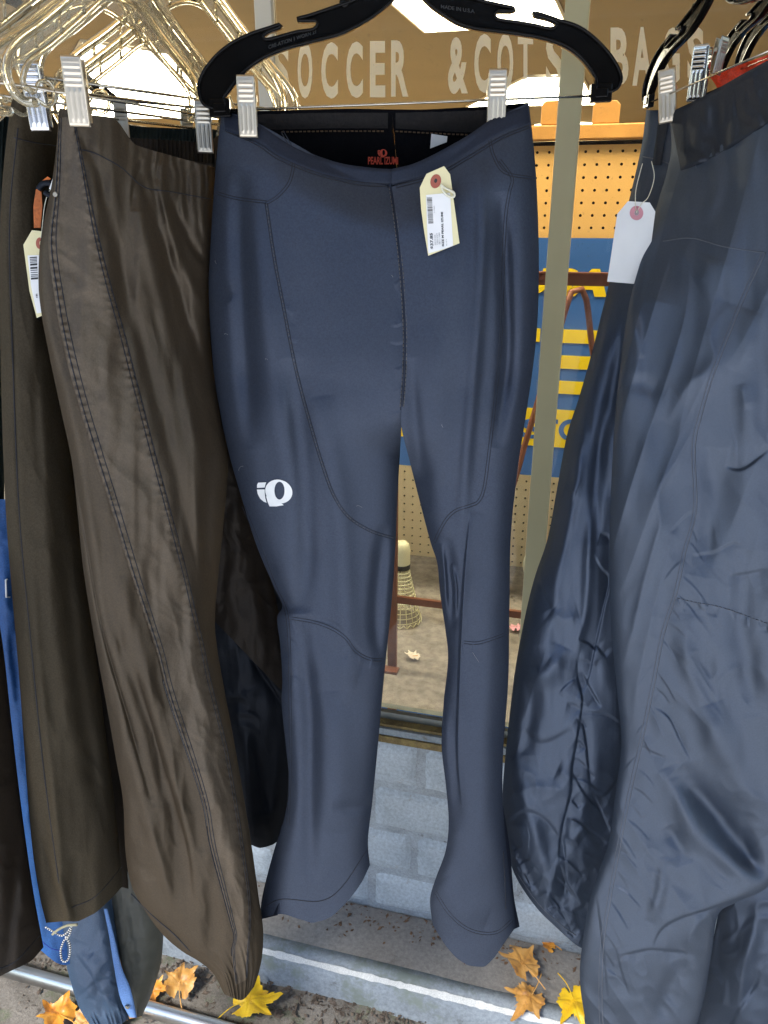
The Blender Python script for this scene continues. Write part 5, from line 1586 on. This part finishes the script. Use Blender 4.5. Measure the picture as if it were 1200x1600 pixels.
# ---- the rack itself
M_rail = plain('chromed_tube', (.60, .60, .59), .30, 1.0, var=.08, nscale=20)
rack = empty('clothes_rack', (0, .93, -.08), 'chromed tubular clothes rack whose base rail lies on the ground at the lower left', 'clothes rack')
part(MB().tube([(-1.75, .945, -.060), (1.35, .945, -.060)], .0155, 18), 'base_rail', M_rail, rack)
part(MB().tube([(-1.75, .80, 1.835), (1.35, .80, 1.835)], .0135, 16), 'top_rail', M_rail, rack)
for x in (-1.75, 1.35):
    part(MB().tube([(x, .945, -.05), (x, .90, .4), (x, .80, 1.825)], .0135, 14), 'upright', M_rail, rack)

# ================================================================== TAGS
def to_depth(pts, Dv):
    p = np.asarray(pts, float)
    return PD(p[:, 0], p[:, 1], Dv)
class Flat:
    """a card hanging in a plane: three traced pixels and their distances fix the plane"""
    def __init__(s, a, b_, c_):
        s.o = PD(a[0], a[1], a[2]); u = PD(*b_) - s.o; w = PD(*c_) - s.o
        n = np.cross(u, w); n /= np.linalg.norm(n)
        cc = np.array([0, 0, CAMZ])
        if n @ (cc - s.o) < 0: n = -n
        s.n = n
    def at(s, px, py, lift=0.):
        r1_ = PD(px, py, 1.0); c0 = np.array([0, 0, CAMZ]); d = r1_ - c0
        k = ((s.o + s.n * lift - c0) @ s.n) / (d @ s.n)
        return c0 + d * np.asarray(k)[..., None]
    def card(s, poly, th, name, mat, parent, lift=0.):
        p = np.array(poly, float); a = s.at(p[:, 0], p[:, 1], lift); b_ = a - s.n * th; n = len(p)
        return part(MB().add(np.vstack([a, b_]), [tuple(range(n)), tuple(range(2 * n - 1, n - 1, -1))] + [(i, i + n, (i + 1) % n + n, (i + 1) % n) for i in range(n)]), name, mat, parent, shade=False)
def disc(cx, cy, rx, ry, rot=0, n=26):
    a = np.linspace(0, 2 * math.pi, n, endpoint=False)
    return np.stack([cx + rx * np.cos(a) * math.cos(rot) - ry * np.sin(a) * math.sin(rot), cy + rx * np.cos(a) * math.sin(rot) + ry * np.sin(a) * math.cos(rot)], 1)
def ring_mesh(fl, o, i, lift):
    n = len(o)
    P_ = np.vstack([fl.at(o[:, 0], o[:, 1], lift), fl.at(i[:, 0], i[:, 1], lift)])
    return MB().add(P_, [(a, (a + 1) % n, (a + 1) % n + n, a + n) for a in range(n)])
tg = empty('price_tag', PD(690, 390, .765), 'manila price tag with barcode label and 37.85 price on the navy tights', 'tag')
dm = float(cR.depth(np.array([690.]), np.array([330.]))[0])
fl = Flat((665, 275, dm - .010), (715, 380, dm - .016), (668, 398, dm - .012))
def q6(x, y): return (560 + x / 6, 200 + y / 6)
fl.card([q6(*p) for p in ((637, 430), (803, 357), (860, 434), (948, 1080), (655, 1198), (618, 980), (588, 760), (575, 560))], .0006, 'card', M_card, tg)
part(ring_mesh(fl, disc(*q6(725, 499), 8.3, 11.2, .25), disc(*q6(725, 494), 2.4, 3.6, .2), .0003), 'eyelet', M_eyelet, tg, shade=False)
part(MB().add(fl.at(*disc(*q6(725, 494), 2.5, 3.7, .2).T, .00015), [tuple(range(26))]), 'hole', M_ink, tg, shade=False)
fl.card([q6(*p) for p in ((634, 628), (860, 606), (868, 760), (888, 1104), (800, 1136), (655, 1176), (642, 900))], .0002, 'label_sticker', M_label, tg, .0004)
def tag_text(fl_, body, x0, y0, x1, y1, tx, mat, name, parent, qf, skew=0., bold=.0, lift=.0006):
    """text reading upwards: from (x*,y1) up to (x*,y0); glyph height runs from x1 (foot) to x0 (top)"""
    v, f = text_tris(body, bold)
    X = x1 + (x0 - x1) * v[:, 1] - skew * v[:, 0]; Y = y1 + (y0 - y1) * v[:, 0]
    q = qf(X, Y)
    return part(MB().add(fl_.at(q[0], q[1], lift), f), name, mat, parent, shade=False)
tag_text(fl, '$37.85', 676, 985, 708, 1135, 0, M_ink, 'lettering', tg, q6, 8, .03)
tag_text(fl, 'SIZE M PEARL IZUMI', 783, 788, 803, 1110, 0, M_ink, 'lettering', tg, q6, 10, .035)
tag_text(fl, 'BLUE/Y', 822, 1040, 832, 1102, 0, M_inkg, 'lettering', tg, q6, 3)
tag_text(fl, 'SIZE M 2XK', 716, 1000, 730, 1098, 0, M_inkg, 'lettering', tg, q6, 5)
tag_text(fl, 'USED SOFT', 736, 985, 750, 1092, 0, M_inkg, 'lettering', tg, q6, 5)
tag_text(fl, '08/11 1085', 756, 980, 770, 1090, 0, M_inkg, 'lettering', tg, q6, 5)
tag_text(fl, '21085', 708, 730, 716, 796, 0, M_inkg, 'lettering', tg, q6, 2)
def barcode(fl_, x0, x1, y0, y1, qf, mat, parent, seed=1, slant=0., lift=.0006):
    rs = np.random.RandomState(seed); mb = MB(); y = y0
    while y < y1 - 3:
        w = rs.choice([3., 3., 5., 8.]); 
        pts = [(x0 + slant * (y - y0), y), (x1 + slant * (y - y0), y - 2), (x1 + slant * (y - y0), y + w - 2), (x0 + slant * (y - y0), y + w)]
        X = np.array([p[0] for p in pts]); Y = np.array([p[1] for p in pts]); q = qf(X, Y)
        mb.add(fl_.at(q[0], q[1], lift), [(0, 1, 2, 3)])
        y += w + rs.choice([3., 4., 6.])
    o = part(mb, 'barcode', mat, parent, shade=False); o['kind'] = 'stuff'
barcode(fl, 642, 690, 652, 896, q6, plain('barcode_ink', (.09, .075, .06), .6), tg, 1, .055)
lp = smooth([q6(775, 530), q6(790, 580), q6(830, 628), q6(872, 648), q6(898, 640), q6(896, 608), q6(862, 585), q6(810, 560), q6(775, 530)], 40)
M_nylon_loop = plain('milky_nylon_loop', (.72, .69, .52), .3)
part(MB().tube(fl.at(lp[:, 0], lp[:, 1], .003), .0011, 8), 'loop', M_nylon_loop, tg)

tw = empty('blank_tag', PD(980, 440, .9), 'blank white tag with pink eyelet hanging left of the nylon trousers', 'tag')
fw = Flat((965, 334, .872), (1020, 336, .862), (950, 440, .868))
def q7(x, y): return (780 + x / 2.857, 280 + y / 2.857)
fw.card([q7(*p) for p in ((575, 98), (672, 104), (697, 145), (655, 472), (482, 457), (527, 155))], .0006, 'card', M_cardw, tw)
part(ring_mesh(fw, disc(*q7(613, 151), 10.6, 11.3), disc(*q7(614, 150), 3.6, 4.4), .0003), 'eyelet', M_eyelet2, tw, shade=False)
part(MB().add(fw.at(*disc(*q7(614, 150), 3.5, 4.3).T, .0003), [tuple(range(26))]), 'hole', plain('grey_paper', (.35, .30, .28), .7), tw, shade=False)
for l in ([(613, 150), (608, 110), (610, 50), (626, -20), (640, -70)], [(613, 150), (635, 110), (662, 85), (684, 30), (692, -20), (680, -80)]):
    p = smooth([q7(*a) for a in l], 30)
    part(MB().tube(fw.at(p[:, 0], p[:, 1], .0016), .0004, 5), 'string', M_nylon_loop, tw)

tl_ = empty('manila_tag', PD(55, 490, .745), 'manila tag with barcode tucked between the olive and brown trousers', 'tag')
f3 = Flat((40, 385, .742), (62, 362, .742), (57, 497, .735))
def q4(x, y): return (x / 2.609, 240 + y / 2.609)
f3.card([q4(*p) for p in ((130, 312), (185, 318), (215, 640), (150, 670), (120, 560), (95, 372))], .0006, 'card', M_card, tl_)
f3.card([q4(*p) for p in ((112, 415), (200, 412), (205, 640), (150, 652), (126, 540))], .0002, 'label_sticker', M_label, tl_, .0004)
barcode(f3, 121, 150, 422, 520, q4, M_ink, tl_, 3, .06)
tag_text(f3, '$', 146, 570, 156, 588, 0, M_ink, 'lettering', tl_, q4, 0, .03)
part(ring_mesh(f3, disc(62, 380, 6, 9), disc(64, 380, 2.5, 4), .0003), 'eyelet', M_eyelet, tl_, shade=False)
p = smooth([(84, 293), (76, 300), (70, 320), (67, 345), (64, 372)], 24)
part(MB().tube(f3.at(p[:, 0], p[:, 1], .004), .0004, 5), 'string', M_nylon_loop, tl_)
og = empty('orange_tag', PD(62, 350, .75), 'small orange woven tag and black cord end above the manila tag', 'tag')
f4 = Flat((55, 300, .742), (66, 290, .742), (58, 352, .742))
f4.card([(56, 296), (64, 290), (66, 322), (63, 356), (53, 356), (52, 322)], .0010, 'strip', plain('orange_brown_webbing', (.42, .11, .02), .7, var=.3, nscale=300, bmp=.5), og)
f4.card([(66, 282), (74, 276), (79, 279), (72, 288)], .0010, 'strip_end', plain('bright_orange', (.9, .22, .03), .6), og, .002)
p = smooth([(60, 296), (66, 288), (76, 286), (84, 290), (88, 298), (80, 306), (70, 300)], 30)
part(MB().tube(f4.at(p[:, 0], p[:, 1], .003), .0026, 8), 'cord', M_black, og)
p = smooth([(85, 279), (82, 288), (79, 296)], 8)
part(MB().tube(f4.at(p[:, 0], p[:, 1], .006), .0014, 8), 'bead', M_white, og)
p = PD(87, 304, .715)
part(MB().tube(np.array([p, p + np.array([.001, -.002, 0])]), [.0024, .0018], 12), 'rivet', M_metal, og, shade=False)

# ================================================================== BEHIND THE GLASS, SMALL THINGS
M_shut = plain('cream_plastic', (.72, .66, .42), .5, var=.04)
FL = .4925
sb = PZ(627, 968, FL)
sh = empty('shuttlecock', sb, 'big cream shuttlecock standing cork up on the display floor behind the steel post', 'shuttlecock')
kx = 1200 * .88 / (math.hypot(*(sb[:2]))) * .97
def shp(): pass
topc = PY(628, 845, float(sb[1])); HT = float(topc[2]) - FL
rb, rt = .052, .021
zr0, zr1 = .0, HT * .66
prof = [(0.0001, HT), (rt * .55, HT - .002), (rt * .88, HT - .009), (rt, HT - .022), (rt, zr1 + .014)]
def lathe(mb, prof, c, n=24):
    a = np.linspace(0, 2 * math.pi, n, endpoint=False); m = len(prof)
    v = [(c[0] + r * math.cos(q), c[1] + r * math.sin(q), c[2] + z) for r, z in prof for q in a]
    return mb.add(v, [(i * n + k, i * n + (k + 1) % n, (i + 1) * n + (k + 1) % n, (i + 1) * n + k) for i in range(m - 1) for k in range(n)])
b0 = np.array([sb[0], sb[1], FL])
part(lathe(MB(), prof, b0), 'cork', M_shut, sh)
part(lathe(MB(), [(rt * .97, zr1 + .0138), (rt * 1.02, zr1 + .012), (rt * 1.02, zr1 + .001), (rt * .9, zr1)], b0), 'band', M_ink, sh)
mb = MB(); nr = 18
rad = lambda z: rt * .9 + (rb - rt * .9) * (1 - z / zr1) ** 1.1
for k in range(nr):
    a = 2 * math.pi * k / nr
    zz_ = np.linspace(zr1, .004, 10)
    mb.tube([b0 + np.array([rad(z) * math.cos(a), rad(z) * math.sin(a), z]) for z in zz_], .0011, 5)
for z in list(np.linspace(.012, zr1 * .34, 4)) + list(np.linspace(zr1 * .42, zr1 * .95, 9)):
    a = np.linspace(0, 2 * math.pi, 36, endpoint=False)
    mb.tube(b0 + np.stack([rad(z) * np.cos(a), rad(z) * np.sin(a), np.full(36, z)], 1), .0010 if z < zr1 * .4 else .0017, 5, closed=True)
z_ = [(.010 if k % 2 else .001) for k in range(nr * 2)]
a = np.linspace(0, 2 * math.pi, nr * 2, endpoint=False)
mb.tube(b0 + np.stack([rb * np.cos(a), rb * np.sin(a), np.array(z_)], 1), .0012, 5, closed=True)
o = part(mb, 'skirt', M_shut, sh); o['kind'] = 'stuff'
# cream disc leaning by the mullion
dc = PY(851, 884, 1.36)
ds = empty('cream_disc', dc, 'cream round plastic disc inside the window, half hidden behind the nylon trousers', 'disc')
mb = MB(); n = 40; a = np.linspace(0, 2 * math.pi, n, endpoint=False)
for r0, r1_, y0, y1 in ((.046, .0001, 0, -.001),):
    pr_ = [(.0001, -.006), (.036, -.006), (.041, -.003), (.0405, .004), (.038, .004), (.036, 0), (.0001, 0)]
    v = [(dc[0] + r * math.cos(q), dc[1] + y, dc[2] + r * 1.05 * math.sin(q)) for r, y in pr_ for q in a]
    mb.add(v, [(i * n + k, i * n + (k + 1) % n, (i + 1) * n + (k + 1) % n, (i + 1) * n + k) for i in range(len(pr_) - 1) for k in range(n)])
part(mb, 'disc', plain('cream_disc_plastic', (.72, .68, .48), .4), ds)
o_ = ds.children[0]

# ================================================================== LEAVES
def leaf_mesh(seed, curl=.45, lobes=((0, 1.0), (52, .86), (-52, .86), (104, .56), (-104, .56)), wide=34):
    rs = np.random.RandomState(seed)
    n = 180; th = np.linspace(-180, 180, n, endpoint=False)
    r = np.full(n, .52)
    for a0, L_ in lobes:
        L_ = L_ * rs.uniform(.78, 1.1); a1 = a0 + rs.uniform(-9, 9)
        d = np.abs((th - a1 + 180) % 360 - 180)
        r = np.maximum(r, L_ * (.60 * np.exp(-(d / wide) ** 2) + .40 * np.exp(-(d / 9) ** 1.2)))
        for s_ in (-1, 1):
            d2 = np.abs((th - a1 - s_ * 15 + 180) % 360 - 180)
            r = np.maximum(r, L_ * .72 * np.exp(-(d2 / 7) ** 1.3))
    r *= 1 + .10 * vnoise(th / 9 + seed * 3, th * 0 + seed, seed)
    r *= np.where(np.abs(th) > 165, .5, 1)
    rings = 9
    k = np.linspace(0, 1, rings)[1:]
    T_ = np.radians(th)
    X = np.concatenate([[0], (k[:, None] * r * np.sin(T_)).ravel()]); Y = np.concatenate([[0], (k[:, None] * r * np.cos(T_)).ravel()])
    vein = np.zeros_like(X)
    for a0, L_ in lobes:
        a1 = math.radians(a0); dd = np.abs(X * math.cos(a1) - Y * math.sin(a1)); along = X * math.sin(a1) + Y * math.cos(a1)
        vein += np.where(along > 0, np.exp(-(dd / .05) ** 2), 0) * -.02
    Z = curl * (X ** 2 * .5 - Y ** 2 * .35) + .10 * fbm(X * 2.2 + seed, Y * 2.2, seed, 2) + vein + .18 * np.hypot(X, Y) ** 2 * rs.uniform(-.4, .6)
    F_ = [(0, 1 + (i + 1) % n, 1 + i) for i in range(n)]
    for j in range(rings - 2):
        F_ += [(1 + j * n + i, 1 + j * n + (i + 1) % n, 1 + (j + 1) * n + (i + 1) % n, 1 + (j + 1) * n + i) for i in range(n)]
    return np.stack([X, Y, Z], 1), F_
def leaf_mat(name, c0, c1, c2):
    m, nt, b = new_mat(name)
    c = ramp(nt, noise(nt, 30, 6, .65), [(.34, c2), (.46, c0), (.66, c1)])
    nt.links.new(c, b.inputs['Base Color']); b.inputs['Roughness'].default_value = .42
    b.inputs['Subsurface Weight'].default_value = .0
    bump(nt, b, noise(nt, 260, 5), .5, .001)
    return m
M_l = {'y': leaf_mat('yellow_leaf', (.80, .48, .01), (.85, .56, .02), (.62, .34, .02)),
       'o': leaf_mat('orange_leaf', (.68, .27, .03), (.75, .36, .05), (.35, .12, .03)),
       't': leaf_mat('tan_leaf', (.60, .29, .06), (.68, .38, .12), (.30, .13, .05))}
def leaf(px, py, z, size, rot, kind, label, seed, tilt=(0, 0), stem=1., **kw):
    p = PZ(px, py, z)
    t_ = empty('maple_leaf', p, label, 'leaf', 'fallen autumn leaves')
    size *= 1.2
    v, f = leaf_mesh(seed, **kw)
    o = MB().add(v * size, f).build('blade', M_l[kind], None); o.parent = t_
    zmin = (v[:, 2] * size).min()
    st_ = smooth([(0, 0, 0), (.05 * size, -.45 * size, .01), (.22 * size, -1.0 * size * stem, .006)], 16)
    s_ = MB().tube(st_, np.linspace(.0008, .0012, 16), 6).build('stem', M_l[kind], None); s_.parent = t_
    t_.rotation_euler = (tilt[0], tilt[1], rot)
    t_.location = (p[0], p[1], z - zmin + .002)
    return t_
LZ = .002; GZ = -.078
leaf(817, 1518, LZ + .004, .052, R(35), 't', 'tan orange maple leaf on the ledge right of the tights hem', 3, (.1, .15))
leaf(828, 1566, LZ, .046, R(150), 't', 'orange maple leaf overlapped by the tan one, lower of the pair on the ledge', 4, (.05, -.1))
leaf(858, 1482, LZ, .022, R(60), 'o', 'small oval orange leaf on the ledge nearest the brick wall', 5, (0, .1), lobes=((0, 1.0),), wide=30)
leaf(895, 1568, LZ, .050, R(200), 'y', 'bright yellow leaf on the ledge against the nylon trousers', 6, (.1, .3))
leaf(390, 1572, GZ + .010, .062, R(-60), 'y', 'large bright yellow maple leaf on the ground below the brown trousers hem', 8, (.25, -.1))
leaf(283, 1545, GZ + .006, .050, R(20), 't', 'crumpled tan leaf on the ground left of the brown hem', 9, (.2, .1), curl=.7)
leaf(238, 1550, GZ, .034, R(-80), 'o', 'orange leaf tip on the ground beside the olive nylon hem', 10, (.1, .2))
leaf(95, 1592, GZ + .004, .052, R(70), 'o', 'deep orange leaf at the bottom left edge of the ground', 11, (.2, .1))
leaf(140, 1598, GZ, .050, R(-30), 't', 'pale orange leaf right of the deep orange one', 12, (.1, 0))
leaf(180, 1606, GZ, .045, R(110), 't', 'tan leaf touching the bottom edge below the snap hem', 13, (.1, 0))
leaf(645, 1028, .497, .026, R(40), 't', 'pale dried leaf on the display floor inside the window', 14, (.1, .2), stem=.2)
bpy.data.objects['maple_leaf.010'].children[0].data.materials[0] = plain('bleached_leaf', (.72, .62, .50), .6)
bpy.data.objects[-1] if False else None
pk = PZ(806, 985, .495)
t_ = empty('pink_petal', pk, 'pink scrap of paper on the display floor beside the nylon trousers', 'paper scrap')
v, f = leaf_mesh(20, .8, wide=30)
o = MB().add(v * .03, f).build('scrap', plain('pink_paper', (.75, .35, .38), .6), None); o.parent = t_; t_.location = (pk[0], pk[1], .505)
